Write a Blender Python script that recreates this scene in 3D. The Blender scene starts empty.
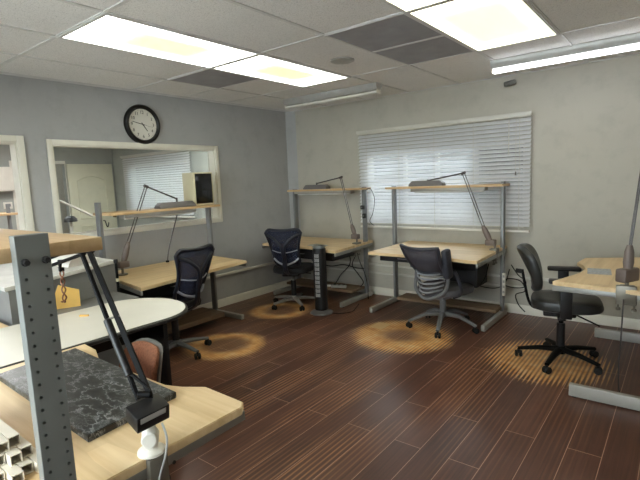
import bpy, bmesh, math, random
from mathutils import Vector, Matrix

random.seed(7)
S = bpy.context.scene
COL = S.collection
PI = math.pi
R = math.radians

# ------------------------------------------------------------------ camera
CX, CY, CZ = 4.4825, -5.1033, 1.5035
yaw, pitch, roll, fpx = -0.6686, -0.1269, -0.0422, 463.62
F = Vector((math.sin(yaw) * math.cos(pitch), math.cos(yaw) * math.cos(pitch), math.sin(pitch)))
r0 = Vector((math.cos(yaw), -math.sin(yaw), 0))
u0 = r0.cross(F)
rr = r0 * math.cos(roll) + u0 * math.sin(roll)
uu = -r0 * math.sin(roll) + u0 * math.cos(roll)
cd = bpy.data.cameras.new('camera')
cam = bpy.data.objects.new('camera', cd)
COL.objects.link(cam)
m = Matrix.Identity(4)
for i in range(3):
    m[i][0], m[i][1], m[i][2] = rr[i], uu[i], -F[i]
m[0][3], m[1][3], m[2][3] = CX, CY, CZ
cam.matrix_world = m
cd.sensor_width = 36.0
cd.lens = fpx / 640 * 36
cd.clip_start = 0.02
S.camera = cam

# ------------------------------------------------------------------ world, exposure
PANEL = 2.6           # ceiling panel emission
STRIP = 5.0           # strip light tube
SKY = 8.0
EXPOSURE = 1.05
w = bpy.data.worlds.new('sky')
S.world = w
w.use_nodes = True
bg = w.node_tree.nodes['Background']
bg.inputs[0].default_value = (0.90, 0.945, 1.0, 1)
bg.inputs[1].default_value = SKY
S.view_settings.view_transform = 'Standard'
S.view_settings.look = 'None'
S.view_settings.gamma = 1
S.view_settings.exposure = EXPOSURE
S.view_settings.use_curve_mapping = False
S.cycles.max_bounces = 8
S.cycles.transparent_max_bounces = 12
S.cycles.sample_clamp_indirect = 6.0
S.cycles.use_denoising = True


# ------------------------------------------------------------------ materials
def lin(c):
    return c / 12.92 if c <= 0.04045 else ((c + 0.055) / 1.055) ** 2.4


def rgb(r, g, b):
    return (lin(r / 255), lin(g / 255), lin(b / 255), 1)


class NT:
    def __init__(s, name):
        s.m = bpy.data.materials.new(name)
        s.m.use_nodes = True
        s.t = s.m.node_tree
        s.b = s.t.nodes['Principled BSDF']
        s.out = s.t.nodes['Material Output']

    def n(s, typ, **kw):
        nd = s.t.nodes.new(typ)
        for k, v in kw.items():
            if k.startswith('i_'):
                nd.inputs[k[2:].replace('_', ' ')].default_value = v
            else:
                setattr(nd, k, v)
        return nd

    def l(s, a, b):
        s.t.links.new(a, b)

    def coord(s, scale=(1, 1, 1), kind='Object', rot=(0, 0, 0)):
        tc = s.n('ShaderNodeTexCoord')
        mp = s.n('ShaderNodeMapping')
        mp.inputs['Scale'].default_value = scale
        mp.inputs['Rotation'].default_value = rot
        s.l(tc.outputs[kind], mp.inputs[0])
        return mp.outputs[0]

    def noise(s, vec, scale, detail=3, rough=0.5):
        nd = s.n('ShaderNodeTexNoise')
        nd.inputs['Scale'].default_value = scale
        nd.inputs['Detail'].default_value = detail
        nd.inputs['Roughness'].default_value = rough
        s.l(vec, nd.inputs['Vector'])
        return nd.outputs['Fac']

    def ramp(s, fac, stops):
        nd = s.n('ShaderNodeValToRGB')
        e = nd.color_ramp.elements
        e[0].position, e[0].color = stops[0]
        e[1].position, e[1].color = stops[-1]
        for p, c in stops[1:-1]:
            x = e.new(p)
            x.color = c
        s.l(fac, nd.inputs[0])
        return nd.outputs[0]

    def mix(s, fac, a, b, mode='MIX'):
        nd = s.n('ShaderNodeMix', data_type='RGBA', blend_type=mode)
        for v, i in ((fac, 0), (a, 6), (b, 7)):
            if isinstance(v, (int, float, tuple)):
                nd.inputs[i].default_value = v
            else:
                s.l(v, nd.inputs[i])
        return nd.outputs[2]

    def math(s, op, a, b=None, c=None, clamp=False):
        nd = s.n('ShaderNodeMath', operation=op, use_clamp=clamp)
        for i, v in enumerate((a, b, c)):
            if v is None:
                continue
            if isinstance(v, (int, float)):
                nd.inputs[i].default_value = v
            else:
                s.l(v, nd.inputs[i])
        return nd.outputs[0]

    def bump(s, h, strength=0.2, dist=0.002):
        nd = s.n('ShaderNodeBump')
        nd.inputs['Strength'].default_value = strength
        nd.inputs['Distance'].default_value = dist
        s.l(h, nd.inputs['Height'])
        s.l(nd.outputs[0], s.b.inputs['Normal'])


def mat(name, c, rough=0.5, metal=0.0, var=0.08, scale=8.0, spec=0.5, bump=0.0, bscale=60):
    n = NT(name)
    v = n.coord()
    f = n.noise(v, scale)
    d = tuple(x * (1 - var) for x in c[:3]) + (1,)
    e = tuple(min(1, x * (1 + var)) for x in c[:3]) + (1,)
    n.l(n.ramp(f, [(0.3, d), (0.7, e)]), n.b.inputs['Base Color'])
    n.b.inputs['Roughness'].default_value = rough
    n.b.inputs['Metallic'].default_value = metal
    n.b.inputs['Specular IOR Level'].default_value = spec
    if bump:
        n.bump(n.noise(v, bscale), bump)
    return n.m


def wall_mat(name, c, var=0.05):
    n = NT(name)
    v = n.coord()
    f1 = n.noise(v, 1.3, 4, 0.6)
    f2 = n.noise(v, 5.0, 5, 0.65)
    a = n.ramp(f1, [(0.3, tuple(x * (1 - var) for x in c[:3]) + (1,)), (0.7, tuple(x * (1 + var) for x in c[:3]) + (1,))])
    b = n.ramp(f2, [(0.25, (0.88, 0.88, 0.88, 1)), (0.5, (1, 1, 1, 1)), (0.75, (1.0, 1.0, 1.0, 1))])
    n.l(n.mix(1.0, a, b, 'MULTIPLY'), n.b.inputs['Base Color'])
    n.b.inputs['Roughness'].default_value = 0.55
    n.b.inputs['Specular IOR Level'].default_value = 0.3
    n.bump(n.noise(v, 90, 3), 0.15, 0.001)
    return n.m


def floor_mat():
    n = NT('dark plank floor')
    v = n.coord(rot=(0, 0, 0))
    sx = n.n('ShaderNodeSeparateXYZ')
    n.l(v, sx.inputs[0])
    X, Y = sx.outputs[0], sx.outputs[1]
    # planks run along y: brick texture with swapped axes
    cb = n.n('ShaderNodeCombineXYZ')
    n.l(Y, cb.inputs[0])
    n.l(n.math('ADD', X, 0.036), cb.inputs[1])
    br = n.n('ShaderNodeTexBrick')
    br.offset = 0.37
    br.inputs['Scale'].default_value = 1.0
    br.inputs['Mortar Size'].default_value = 0.0020
    br.inputs['Mortar Smooth'].default_value = 0.3
    br.inputs['Brick Width'].default_value = 1.22
    br.inputs['Row Height'].default_value = 0.163
    br.inputs['Color1'].default_value = (0, 0, 0, 1)
    br.inputs['Color2'].default_value = (1, 1, 1, 1)
    br.inputs['Mortar'].default_value = (0.5, 0.5, 0.5, 1)
    n.l(cb.outputs[0], br.inputs['Vector'])
    plank = n.ramp(br.outputs['Color'], [(0.0, rgb(80, 52, 43)), (0.5, rgb(91, 60, 49)), (1.0, rgb(101, 67, 54))])
    # grain streaks along the planks
    st = n.coord((70, 1.6, 1))
    g = n.noise(st, 1.0, 4, 0.6)
    base = n.mix(1.0, plank, n.ramp(g, [(0.3, (0.62, 0.60, 0.58, 1)), (0.55, (1, 1, 1, 1)), (0.75, (1.15, 1.12, 1.1, 1))]), 'MULTIPLY')
    cl = n.noise(n.coord(), 2.2, 4, 0.6)
    base = n.mix(1.0, base, n.ramp(cl, [(0.3, (0.82, 0.82, 0.84, 1)), (0.65, (1.06, 1.05, 1.04, 1))]), 'MULTIPLY')
    # fine worn ridges showing the tan core, in patches
    rid = n.n('ShaderNodeTexWave', wave_type='BANDS', bands_direction='X')
    rid.inputs['Scale'].default_value = 10.2
    rid.inputs['Distortion'].default_value = 0.25
    rid.inputs['Detail'].default_value = 1
    rid.inputs['Detail Scale'].default_value = 0.4
    n.l(v, rid.inputs['Vector'])
    rl = n.math('POWER', rid.outputs['Fac'], 4.0)
    patch = n.ramp(n.noise(n.coord((2.6, 0.7, 1)), 1.0, 3, 0.55), [(0.44, (0, 0, 0, 1)), (0.62, (1, 1, 1, 1))])
    fade = n.n('ShaderNodeMapRange', interpolation_type='SMOOTHSTEP')
    fade.inputs[1].default_value, fade.inputs[2].default_value = 2.9, 3.7
    fade.inputs[3].default_value, fade.inputs[4].default_value = 0.85, 0.18
    n.l(X, fade.inputs[0])
    base = n.mix(n.math('MULTIPLY', n.math('MULTIPLY', rl, patch), fade.outputs[0]), base, rgb(176, 128, 90))
    # plank joints
    base = n.mix(n.math('MULTIPLY', br.outputs['Fac'], 0.85), base, rgb(186, 150, 128))
    # worn rings left by chair castors
    wob = n.math('MULTIPLY', n.math('SUBTRACT', n.noise(v, 5.0, 4), 0.5), 0.11)
    tot = None
    dark = None
    for cx, cy, ri, ro, stripe, k, kx in ((1.13, -2.36, 0.19, 0.37, 0.25, 0.95, 1.0), (0.76, -1.21, 0.17, 0.355, 0.2, 0.85, 1.0),
                                          (2.40, -1.27, 0.14, 0.46, 0.5, 1.0, 1.0), (3.66, -1.22, -0.3, 0.41, 0.95, 0.95, 1.0)):
        dx = n.math('SUBTRACT', X, cx)
        dy = n.math('SUBTRACT', Y, cy)
        d = n.math('SQRT', n.math('ADD', n.math('MULTIPLY', dx, dx), n.math('MULTIPLY', dy, dy)))
        d = n.math('ADD', d, wob)
        d = n.math('ADD', d, n.math('MULTIPLY', n.math('SUBTRACT', 0.5, rid.outputs['Fac']), 0.16 * stripe))
        o = n.n('ShaderNodeMapRange', interpolation_type='SMOOTHSTEP')
        o.inputs[1].default_value, o.inputs[2].default_value = ro - 0.09, ro + 0.05
        o.inputs[3].default_value, o.inputs[4].default_value = k, 0
        n.l(d, o.inputs[0])
        i = n.n('ShaderNodeMapRange', interpolation_type='SMOOTHSTEP')
        i.inputs[1].default_value, i.inputs[2].default_value = ri - 0.05, ri + 0.09
        i.inputs[3].default_value, i.inputs[4].default_value = 0.12, 1
        n.l(d, i.inputs[0])
        ring = n.math('MULTIPLY', o.outputs[0], i.outputs[0])
        ring = n.math('MULTIPLY', ring, n.math('SUBTRACT', 1.0, n.math('MULTIPLY', n.math('SUBTRACT', 1.0, rid.outputs['Fac']), 0.75 * stripe)))
        tot = ring if tot is None else n.math('MAXIMUM', tot, ring)
    tan = n.ramp(n.noise(v, 9.0, 4, 0.6), [(0.3, rgb(202, 142, 82)), (0.52, rgb(226, 174, 112)), (0.72, rgb(226, 196, 150))])
    base = n.mix(tot, base, tan)
    # bare rectangle of core board inside the wear by the window bench
    ax = n.math('ABSOLUTE', n.math('SUBTRACT', X, 2.075))
    ay = n.math('ABSOLUTE', n.math('SUBTRACT', Y, -1.115))
    rect = n.math('MULTIPLY', n.math('LESS_THAN', ax, 0.075), n.math('LESS_THAN', ay, 0.10))
    base = n.mix(n.math('MULTIPLY', rect, 0.8), base, rgb(206, 178, 130))
    n.l(base, n.b.inputs['Base Color'])
    n.l(n.math('ADD', n.math('MULTIPLY', tot, 0.25), n.math('ADD', 0.27, n.math('MULTIPLY', g, 0.16))), n.b.inputs['Roughness'])
    n.b.inputs['Specular IOR Level'].default_value = 0.42
    n.bump(n.math('ADD', n.math('MULTIPLY', g, 0.6), n.math('MULTIPLY', br.outputs['Fac'], -1.0)), 0.25, 0.0015)
    return n.m


def ceil_mat():
    n = NT('mineral ceiling tile')
    v = n.coord()
    f = n.noise(v, 170, 2, 0.7)
    g = n.noise(v, 1.2, 3)
    a = n.ramp(f, [(0.30, rgb(170, 170, 171)), (0.42, rgb(226, 226, 226)), (0.7, rgb(236, 236, 236))])
    b = n.ramp(g, [(0.3, (0.93, 0.93, 0.93, 1)), (0.7, (1.04, 1.03, 1.02, 1))])
    n.l(n.mix(1.0, a, b, 'MULTIPLY'), n.b.inputs['Base Color'])
    n.b.inputs['Roughness'].default_value = 0.9
    n.b.inputs['Specular IOR Level'].default_value = 0.1
    n.bump(f, 0.3, 0.002)
    return n.m


def wood_mat(name, c1, c2, axis='x', rough=0.38):
    n = NT(name)
    sc = (1.2, 22, 22) if axis == 'x' else (22, 1.2, 22)
    v = n.coord(sc)
    f = n.noise(v, 1.0, 5, 0.6)
    st = n.coord((0.9, 6.5, 1) if axis == 'x' else (6.5, 0.9, 1))
    vo = n.n('ShaderNodeTexVoronoi', feature='F1', distance='CHEBYCHEV')
    vo.inputs['Scale'].default_value = 1.6
    n.l(st, vo.inputs['Vector'])
    bw = n.n('ShaderNodeRGBToBW')
    n.l(vo.outputs['Color'], bw.inputs[0])
    a = n.ramp(f, [(0.3, c1), (0.7, c2)])
    b = n.ramp(bw.outputs[0], [(0.2, (0.93, 0.92, 0.90, 1)), (0.8, (1.04, 1.04, 1.04, 1))])
    n.l(n.mix(1.0, a, b, 'MULTIPLY'), n.b.inputs['Base Color'])
    n.b.inputs['Roughness'].default_value = rough
    n.b.inputs['Specular IOR Level'].default_value = 0.35
    return n.m


def marble_mat():
    n = NT('black veined marble')
    v = n.coord((1, 1.6, 1))
    wv = n.noise(v, 8.5, 8, 0.62)
    d = n.math('ABSOLUTE', n.math('SUBTRACT', wv, 0.5))
    fine = n.math('ABSOLUTE', n.math('SUBTRACT', n.noise(v, 17.0, 6, 0.6), 0.5))
    a = n.ramp(d, [(0.0, rgb(140, 142, 142)), (0.007, rgb(84, 86, 86)), (0.022, rgb(40, 42, 42)), (0.12, rgb(22, 24, 24))])
    b = n.ramp(fine, [(0.0, rgb(130, 132, 132)), (0.014, rgb(50, 52, 52)), (0.05, rgb(0, 0, 0))])
    cl = n.noise(v, 3.5, 4, 0.6)
    b = n.mix(1.0, b, n.ramp(cl, [(0.40, (0, 0, 0, 1)), (0.62, (1, 1, 1, 1))]), 'MULTIPLY')
    n.l(n.mix(1.0, a, b, 'ADD'), n.b.inputs['Base Color'])
    n.b.inputs['Roughness'].default_value = 0.32
    return n.m


TL = 0.61


def emit_mat(name, c, strength, stain=None, lo=0.3, hi=0.0):
    n = NT(name)
    n.b.inputs['Base Color'].default_value = (0.85, 0.85, 0.8, 1)
    n.b.inputs['Roughness'].default_value = 0.5
    if stain:
        v = n.coord()
        f = n.noise(v, 2.6, 2, 0.4)
        sx = n.n('ShaderNodeSeparateXYZ')
        n.l(v, sx.inputs[0])

        def edge(o, c0, half):
            r_ = n.n('ShaderNodeMapRange', interpolation_type='SMOOTHSTEP')
            r_.inputs[1].default_value, r_.inputs[2].default_value = half, half * lo
            n.l(n.math('ABSOLUTE', n.math('SUBTRACT', o, c0)), r_.inputs[0])
            return r_.outputs[0]
        k = n.math('MULTIPLY', edge(sx.outputs[0], TL / 2, 0.30), edge(sx.outputs[1], 0.61, 0.60))
        k = n.math('MULTIPLY', k, n.math('MULTIPLY_ADD', f, 2.0, hi, clamp=True))
        n.l(n.mix(k, c, stain), n.b.inputs['Emission Color'])
    else:
        n.b.inputs['Emission Color'].default_value = c
    n.b.inputs['Emission Strength'].default_value = strength
    return n.m


def mesh_fabric(name, c, hole=0.35, scale=420):
    n = NT(name)
    n.b.inputs['Base Color'].default_value = c
    n.b.inputs['Roughness'].default_value = 0.8
    v = n.coord()
    f = n.noise(v, scale, 1, 0.4)
    tr = n.n('ShaderNodeBsdfTransparent')
    mx = n.n('ShaderNodeMixShader')
    n.l(n.math('MULTIPLY', n.math('GREATER_THAN', 0.5, f), hole * 2), mx.inputs[0])
    n.l(n.b.outputs[0], mx.inputs[1])
    n.l(tr.outputs[0], mx.inputs[2])
    n.l(mx.outputs[0], n.out.inputs[0])
    return n.m


def glass_mat():
    n = NT('clear window glass')
    tr = n.n('ShaderNodeBsdfTransparent')
    tr.inputs[0].default_value = (0.93, 0.96, 0.95, 1)
    gl = n.n('ShaderNodeBsdfGlossy')
    gl.inputs['Roughness'].default_value = 0.02
    fr = n.n('ShaderNodeFresnel')
    fr.inputs[0].default_value = 1.45
    mx = n.n('ShaderNodeMixShader')
    n.l(fr.outputs[0], mx.inputs[0])
    n.l(tr.outputs[0], mx.inputs[1])
    n.l(gl.outputs[0], mx.inputs[2])
    n.l(mx.outputs[0], n.out.inputs[0])
    return n.m


def slat_mat(name='white blind slat', tr=0.5):
    n = NT(name)
    df = n.n('ShaderNodeBsdfDiffuse')
    df.inputs[0].default_value = rgb(238, 238, 238)
    tl = n.n('ShaderNodeBsdfTranslucent')
    tl.inputs[0].default_value = rgb(238, 240, 245)
    mx = n.n('ShaderNodeMixShader')
    mx.inputs[0].default_value = tr
    n.l(df.outputs[0], mx.inputs[1])
    n.l(tl.outputs[0], mx.inputs[2])
    n.l(mx.outputs[0], n.out.inputs[0])
    return n.m


M = {}
M['floor'] = floor_mat()
M['ceil'] = ceil_mat()
M['tbar'] = mat('ceiling t bar', rgb(206, 206, 206), 0.5)
M['wgrey'] = wall_mat('grey painted wall', rgb(170, 171, 172))
M['wcream'] = wall_mat('cream painted wall', rgb(184, 180, 169), 0.04)
M['wgreen'] = wall_mat('grey green painted wall', rgb(166, 170, 164))
M['trim'] = mat('white painted trim', rgb(226, 223, 212), 0.4, var=0.04)
M['conduit'] = mat('painted raceway', rgb(206, 204, 196), 0.45, var=0.03)
M['maple'] = wood_mat('maple bench top', rgb(212, 182, 136), rgb(234, 209, 168))
M['maple2'] = wood_mat('maple shelf board', rgb(196, 164, 120), rgb(218, 188, 146))
M['oldwood'] = wood_mat('worn foot board', rgb(112, 92, 72), rgb(136, 114, 90), rough=0.7)
M['steel'] = mat('grey enamelled steel', rgb(128, 129, 131), 0.42, 0.25, 0.04)
M['steel_d'] = mat('dark grey enamelled steel', rgb(118, 121, 119), 0.45, 0.15, 0.05)
M['steel_l'] = mat('light grey enamelled steel', rgb(168, 166, 160), 0.42, 0.2, 0.04)
M['rail'] = mat('aluminium edge rail', rgb(150, 150, 146), 0.4, 0.4, 0.05)
M['black'] = mat('black plastic', rgb(21, 21, 23), 0.45, var=0.15, spec=0.4)
M['blackm'] = mat('black satin metal', rgb(13, 13, 14), 0.6, 0.0, 0.1, spec=0.15)
M['blackbox'] = mat('black drawer', rgb(30, 31, 36), 0.6, var=0.1)
M['rubber'] = mat('black rubber', rgb(20, 20, 21), 0.7)
M['taupe'] = mat('taupe enamelled metal', rgb(112, 100, 95), 0.45, 0.2, 0.06)
M['lampgrey'] = mat('grey lamp head enamel', rgb(112, 108, 108), 0.45, 0.1, 0.05)
M['zinc'] = mat('zinc clamp casting', rgb(122, 118, 108), 0.4, 0.5, 0.1)
M['rod'] = mat('dark lamp rod', rgb(84, 80, 80), 0.35, 0.5)
M['navy'] = mesh_fabric('navy mesh back', rgb(34, 42, 66), 0.22)
M['navyf'] = mat('navy chair frame', rgb(24, 28, 40), 0.4)
M['chblk'] = mat('black chair fabric', rgb(28, 28, 32), 0.85, bump=0.3, bscale=250)
M['chgrey'] = mat('grey chair plastic', rgb(112, 114, 118), 0.42)
M['chlight'] = mat('light grey chair plastic', rgb(140, 143, 150), 0.4)
M['chsilver'] = mat('silver chair base', rgb(165, 165, 165), 0.3, 0.6)
M['gmesh'] = mesh_fabric('grey mesh back', rgb(70, 70, 80), 0.18)
M['gframe'] = mat('slate chair frame', rgb(50, 52, 62), 0.5)
M['gseat'] = mat('grey seat fabric', rgb(88, 88, 92), 0.85, bump=0.3, bscale=250)
M['leather'] = mat('black vinyl', rgb(40, 42, 42), 0.38, var=0.15, bump=0.15, bscale=120)
M['rust'] = mat('rust tweed upholstery', rgb(132, 84, 60), 0.9, var=0.25, scale=90, bump=0.4, bscale=300)
M['rim'] = mat('grey plastic chair shell', rgb(98, 96, 90), 0.45)
M['white'] = mat('white plastic', rgb(222, 218, 208), 0.4, var=0.04)
M['cream'] = mat('cream enamel', rgb(208, 200, 168), 0.45, var=0.03)
M['oval'] = mat('off white laminate', rgb(212, 208, 196), 0.4, var=0.05, scale=3)
M['edge'] = mat('dark table edge band', rgb(34, 33, 33), 0.5)
M['counter'] = mat('grey laminate counter', rgb(112, 112, 111), 0.5, var=0.12, scale=14)
M['hutch'] = mat('grey steel panel', rgb(132, 134, 134), 0.5)
M['hutch_t'] = mat('white glossy counter top', rgb(214, 214, 210), 0.2)
M['marble'] = marble_mat()
M['yellow'] = mat('manila yellow card', rgb(214, 172, 92), 0.7)
M['copper'] = mat('copper wire', rgb(124, 82, 62), 0.45, 0.5)
M['vent'] = mat('dark grey return grille', rgb(150, 150, 156), 0.7, var=0.10, scale=6)
M['galv'] = mat('strip light housing', rgb(176, 176, 174), 0.4, 0.3)
M['tube_off'] = mat('unlit fluorescent tube', rgb(226, 226, 222), 0.25)
M['panel_a'] = emit_mat('stained diffuser', (1, 1, 0.93, 1), PANEL, (0.42, 0.40, 0.095, 1), 0.35, 0.75)
M['panel_far'] = emit_mat('white far diffuser', (1, 1, 0.97, 1), PANEL * 5.0)  # boosted emission for the added far room panels
M['panel_w'] = emit_mat('white diffuser', (1, 1, 0.97, 1), PANEL)
M['panel_c'] = emit_mat('cream stained diffuser', (1, 0.97, 0.7, 1), PANEL, (0.21, 0.19, 0.130, 1), 0.55, 0.7)
M['tube_on'] = emit_mat('lit fluorescent tube', (0.93, 0.96, 1, 1), STRIP)
M['slat'] = slat_mat()
M['slat2'] = slat_mat('white far blind slat', 0.3)
M['glass'] = glass_mat()
M['dial'] = mat('clock dial', rgb(224, 222, 214), 0.5, var=0.02)
M['screen'] = mat('glossy black panel', rgb(10, 11, 13), 0.12)
M['door'] = mat('cream painted door', rgb(222, 220, 196), 0.45, var=0.03)
M['brass'] = mat('aged brass knob', rgb(130, 112, 72), 0.3, 0.8)
M['print'] = mat('blue grey print sheet', rgb(168, 172, 180), 0.6, var=0.25, scale=60)
M['paper'] = mat('white paper', rgb(228, 226, 220), 0.7)
M['tube_in'] = mat('white square tubing', rgb(224, 216, 200), 0.45)
M['grille'] = mat('fan grille', rgb(160, 160, 162), 0.45, 0.2)
M['fanbase'] = mat('grey fan base', rgb(92, 92, 94), 0.4)
M['bounce_pale'] = wall_mat('pale bounce ground', rgb(214, 212, 206))  # kept pale so the unseen ground bounces daylight indoors
M['brick'] = wall_mat('dark shade wall', rgb(60, 62, 66))  # dark so the added outside walls dim the blind
M['stucco'] = wall_mat('outside wall', rgb(150, 146, 138))


# ------------------------------------------------------------------ mesh helpers
def T(x=0, y=0, z=0, rz=0):
    return Matrix.Translation((x, y, z)) @ Matrix.Rotation(rz, 4, 'Z')


def box(bm, x0, x1, y0, y1, z0, z1, bev=0.0, mx=None, seg=2):
    vs = [bm.verts.new(Vector(c)) for c in ((x0, y0, z0), (x1, y0, z0), (x1, y1, z0), (x0, y1, z0), (x0, y0, z1), (x1, y0, z1), (x1, y1, z1), (x0, y1, z1))]
    fs = [bm.faces.new([vs[i] for i in f]) for f in ((3, 2, 1, 0), (4, 5, 6, 7), (0, 1, 5, 4), (1, 2, 6, 5), (2, 3, 7, 6), (3, 0, 4, 7))]
    if mx is not None:
        bmesh.ops.transform(bm, matrix=mx, verts=vs)
    if bev:
        es = list({e for f in fs for e in f.edges})
        bmesh.ops.bevel(bm, geom=es, offset=bev, segments=seg, affect='EDGES', profile=0.5)
    return bm


def prism(bm, poly, z0, z1, bev=0.0, mx=None):
    a = [bm.verts.new(Vector((p[0], p[1], z0))) for p in poly]
    b = [bm.verts.new(Vector((p[0], p[1], z1))) for p in poly]
    n = len(poly)
    fs = [bm.faces.new(list(reversed(a))), bm.faces.new(b)]
    for i in range(n):
        fs.append(bm.faces.new((a[i], a[(i + 1) % n], b[(i + 1) % n], b[i])))
    if mx is not None:
        bmesh.ops.transform(bm, matrix=mx, verts=a + b)
    bmesh.ops.recalc_face_normals(bm, faces=fs)
    if bev:
        es = [e for f in fs[:2] for e in f.edges]
        bmesh.ops.bevel(bm, geom=list(set(es)), offset=bev, segments=2, affect='EDGES')
    return bm


def tube(bm, pts, r, seg=8, closed=False, flat=None, cap=True):
    pts = [Vector(p) for p in pts]
    n = len(pts)
    rad = r if isinstance(r, (list, tuple)) else [r] * n
    rings = []
    prev = None
    for i in range(n):
        if closed:
            t = pts[(i + 1) % n] - pts[i - 1]
        else:
            t = pts[min(i + 1, n - 1)] - pts[max(i - 1, 0)]
        t.normalize()
        if prev is None:
            up = Vector((0, 0, 1)) if abs(t.z) < 0.9 else Vector((0, 1, 0))
            u = up.cross(t).normalized()
        else:
            u = (prev - t * prev.dot(t)).normalized()
        prev = u
        v = t.cross(u)
        ring = []
        for k in range(seg):
            a = 2 * PI * (k + 0.5) / seg
            fx = flat if flat else 1.0
            ring.append(bm.verts.new(pts[i] + u * math.cos(a) * rad[i] + v * math.sin(a) * rad[i] * fx))
        rings.append(ring)
    m_ = n if closed else n - 1
    for i in range(m_):
        A, B = rings[i], rings[(i + 1) % n]
        for k in range(seg):
            bm.faces.new((A[k], A[(k + 1) % seg], B[(k + 1) % seg], B[k]))
    if not closed and cap:
        bm.faces.new(list(reversed(rings[0])))
        bm.faces.new(rings[-1])
    return bm


def smoothpts(pts, n=6, closed=False):
    P = [Vector(p) for p in pts]
    out = []
    N = len(P)
    rng = range(N) if closed else range(N - 1)
    for i in rng:
        p0 = P[i - 1] if (closed or i > 0) else P[i]
        p1 = P[i]
        p2 = P[(i + 1) % N]
        p3 = P[(i + 2) % N] if (closed or i + 2 < N) else p2
        for k in range(n):
            t = k / n
            out.append(0.5 * ((2 * p1) + (p2 - p0) * t + (2 * p0 - 5 * p1 + 4 * p2 - p3) * t * t + (-p0 + 3 * p1 - 3 * p2 + p3) * t ** 3))
    if not closed:
        out.append(P[-1])
    return out


def lathe(bm, prof, mx=None, seg=24):
    rings = []
    vs = []
    for (r, z) in prof:
        if r < 1e-6:
            v = bm.verts.new((0, 0, z))
            rings.append([v])
            vs.append(v)
        else:
            ring = [bm.verts.new((r * math.cos(2 * PI * k / seg), r * math.sin(2 * PI * k / seg), z)) for k in range(seg)]
            rings.append(ring)
            vs += ring
    for A, B in zip(rings, rings[1:]):
        if len(A) == 1 and len(B) == 1:
            continue
        for k in range(seg):
            k2 = (k + 1) % seg
            if len(A) == 1:
                bm.faces.new((A[0], B[k2], B[k]))
            elif len(B) == 1:
                bm.faces.new((A[k], A[k2], B[0]))
            else:
                bm.faces.new((A[k], A[k2], B[k2], B[k]))
    if mx is not None:
        bmesh.ops.transform(bm, matrix=mx, verts=vs)
    return bm


def cyl(bm, p0, p1, r, seg=16, bev=0.0):
    p0, p1 = Vector(p0), Vector(p1)
    d = p1 - p0
    L = d.length
    q = d.to_track_quat('Z', 'Y').to_matrix().to_4x4()
    b = min(bev, r * 0.5, L * 0.4)
    prof = [(0, 0), (r - b, 0), (r, b), (r, L - b), (r - b, L), (0, L)] if b else [(0, 0), (r, 0), (r, L), (0, L)]
    return lathe(bm, prof, Matrix.Translation(p0) @ q, seg)


def B():
    return bmesh.new()


def obj(name, bm, material, parent=None, label=None, kind=None, angle=38):
    bmesh.ops.recalc_face_normals(bm, faces=bm.faces[:])
    me = bpy.data.meshes.new(name)
    bm.to_mesh(me)
    bm.free()
    for p in me.polygons:
        p.use_smooth = True
    me.set_sharp_from_angle(angle=R(angle))
    me.materials.append(material)
    o = bpy.data.objects.new(name, me)
    COL.objects.link(o)
    if parent is not None:
        o.parent = parent
    if label:
        o['label'] = label
    if kind:
        o['kind'] = kind
    return o


def tag(o, label, cat, group=None):
    o['label'] = label
    o['category'] = cat
    if group:
        o['group'] = group
    return o


def thing(name, label, cat, loc=(0, 0, 0), rz=0.0, group=None):
    o = bpy.data.objects.new(name, None)
    o.empty_display_size = 0.1
    COL.objects.link(o)
    o.location = loc
    o.rotation_euler = (0, 0, rz)
    return tag(o, label, cat, group)


def struct(name, bm, material, parent=None, **k):
    o = obj(name, bm, material, parent, **k)
    if parent is None:
        o['kind'] = 'structure'
    return o


def sub(bm, base):
    bmesh.ops.translate(bm, verts=bm.verts[:], vec=-Vector(base))
    return bm


def copy_tree(o, parent=None):
    c = o.copy()
    COL.objects.link(c)
    if parent is not None:
        c.parent = parent
    for ch in list(o.children):
        copy_tree(ch, c)
    return c


# ------------------------------------------------------------------ room shell
H = 2.4915
XR, YF, XL2 = 4.86, -6.3, -5.0
b = B(); box(b, XL2 - 1.6, XR + 0.12, YF - 0.12, 0.14, -0.1, 0); struct('floor', b, M['floor'])
b = B(); box(b, XL2 - 1.6, XR + 0.12, YF - 0.12, 0.14, H, H + 0.1); struct('ceiling', b, M['ceil'])


def wall_holes(name, axis, a0, a1, t0, t1, holes, material, z1=H):
    """a wall slab along x (axis 0) or y (axis 1) with rectangular openings (a, a, z, z)"""
    bm = B()

    def put(u0, u1, z0, z1_):
        if u1 - u0 < 1e-4 or z1_ - z0 < 1e-4:
            return
        if axis == 0:
            box(bm, u0, u1, t0, t1, z0, z1_)
        else:
            box(bm, t0, t1, u0, u1, z0, z1_)
    cur = a0
    for (h0, h1, z0, zt) in sorted(holes):
        put(cur, h0, 0, z1)
        put(h0, h1, 0, z0)
        put(h0, h1, zt, z1)
        cur = h1
    put(cur, a1, 0, z1)
    return struct(name, bm, material)


W1 = (-3.245, -1.41, 1.10, 1.925)
W2 = (-5.3, -3.525, 1.115, 1.935)
WX = (1.27, 3.17, 0.93, 1.80)
wall_holes('wall_left', 1, YF, 0, -0.12, 0, [W1, W2], M['wgrey'])
wall_holes('wall_back', 0, -0.12, XR + 0.12, 0, 0.14, [WX], M['wcream'])
b = B(); box(b, XR, XR + 0.12, YF, 0, 0, H); struct('wall_right', b, M['wcream'])
WF = (1.2, 4.1, 0.85, 2.1)  # opening added behind the camera to let in more daylight
wall_holes('wall_front', 0, -0.12, XR + 0.12, YF - 0.12, YF, [WF], M['wgrey'])
b = B(); prism(b, [(0.0, -0.10), (0.10, 0.0), (0.0, 0.0)], 0, H); struct('trim_1', b, M['wgrey'])

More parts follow.
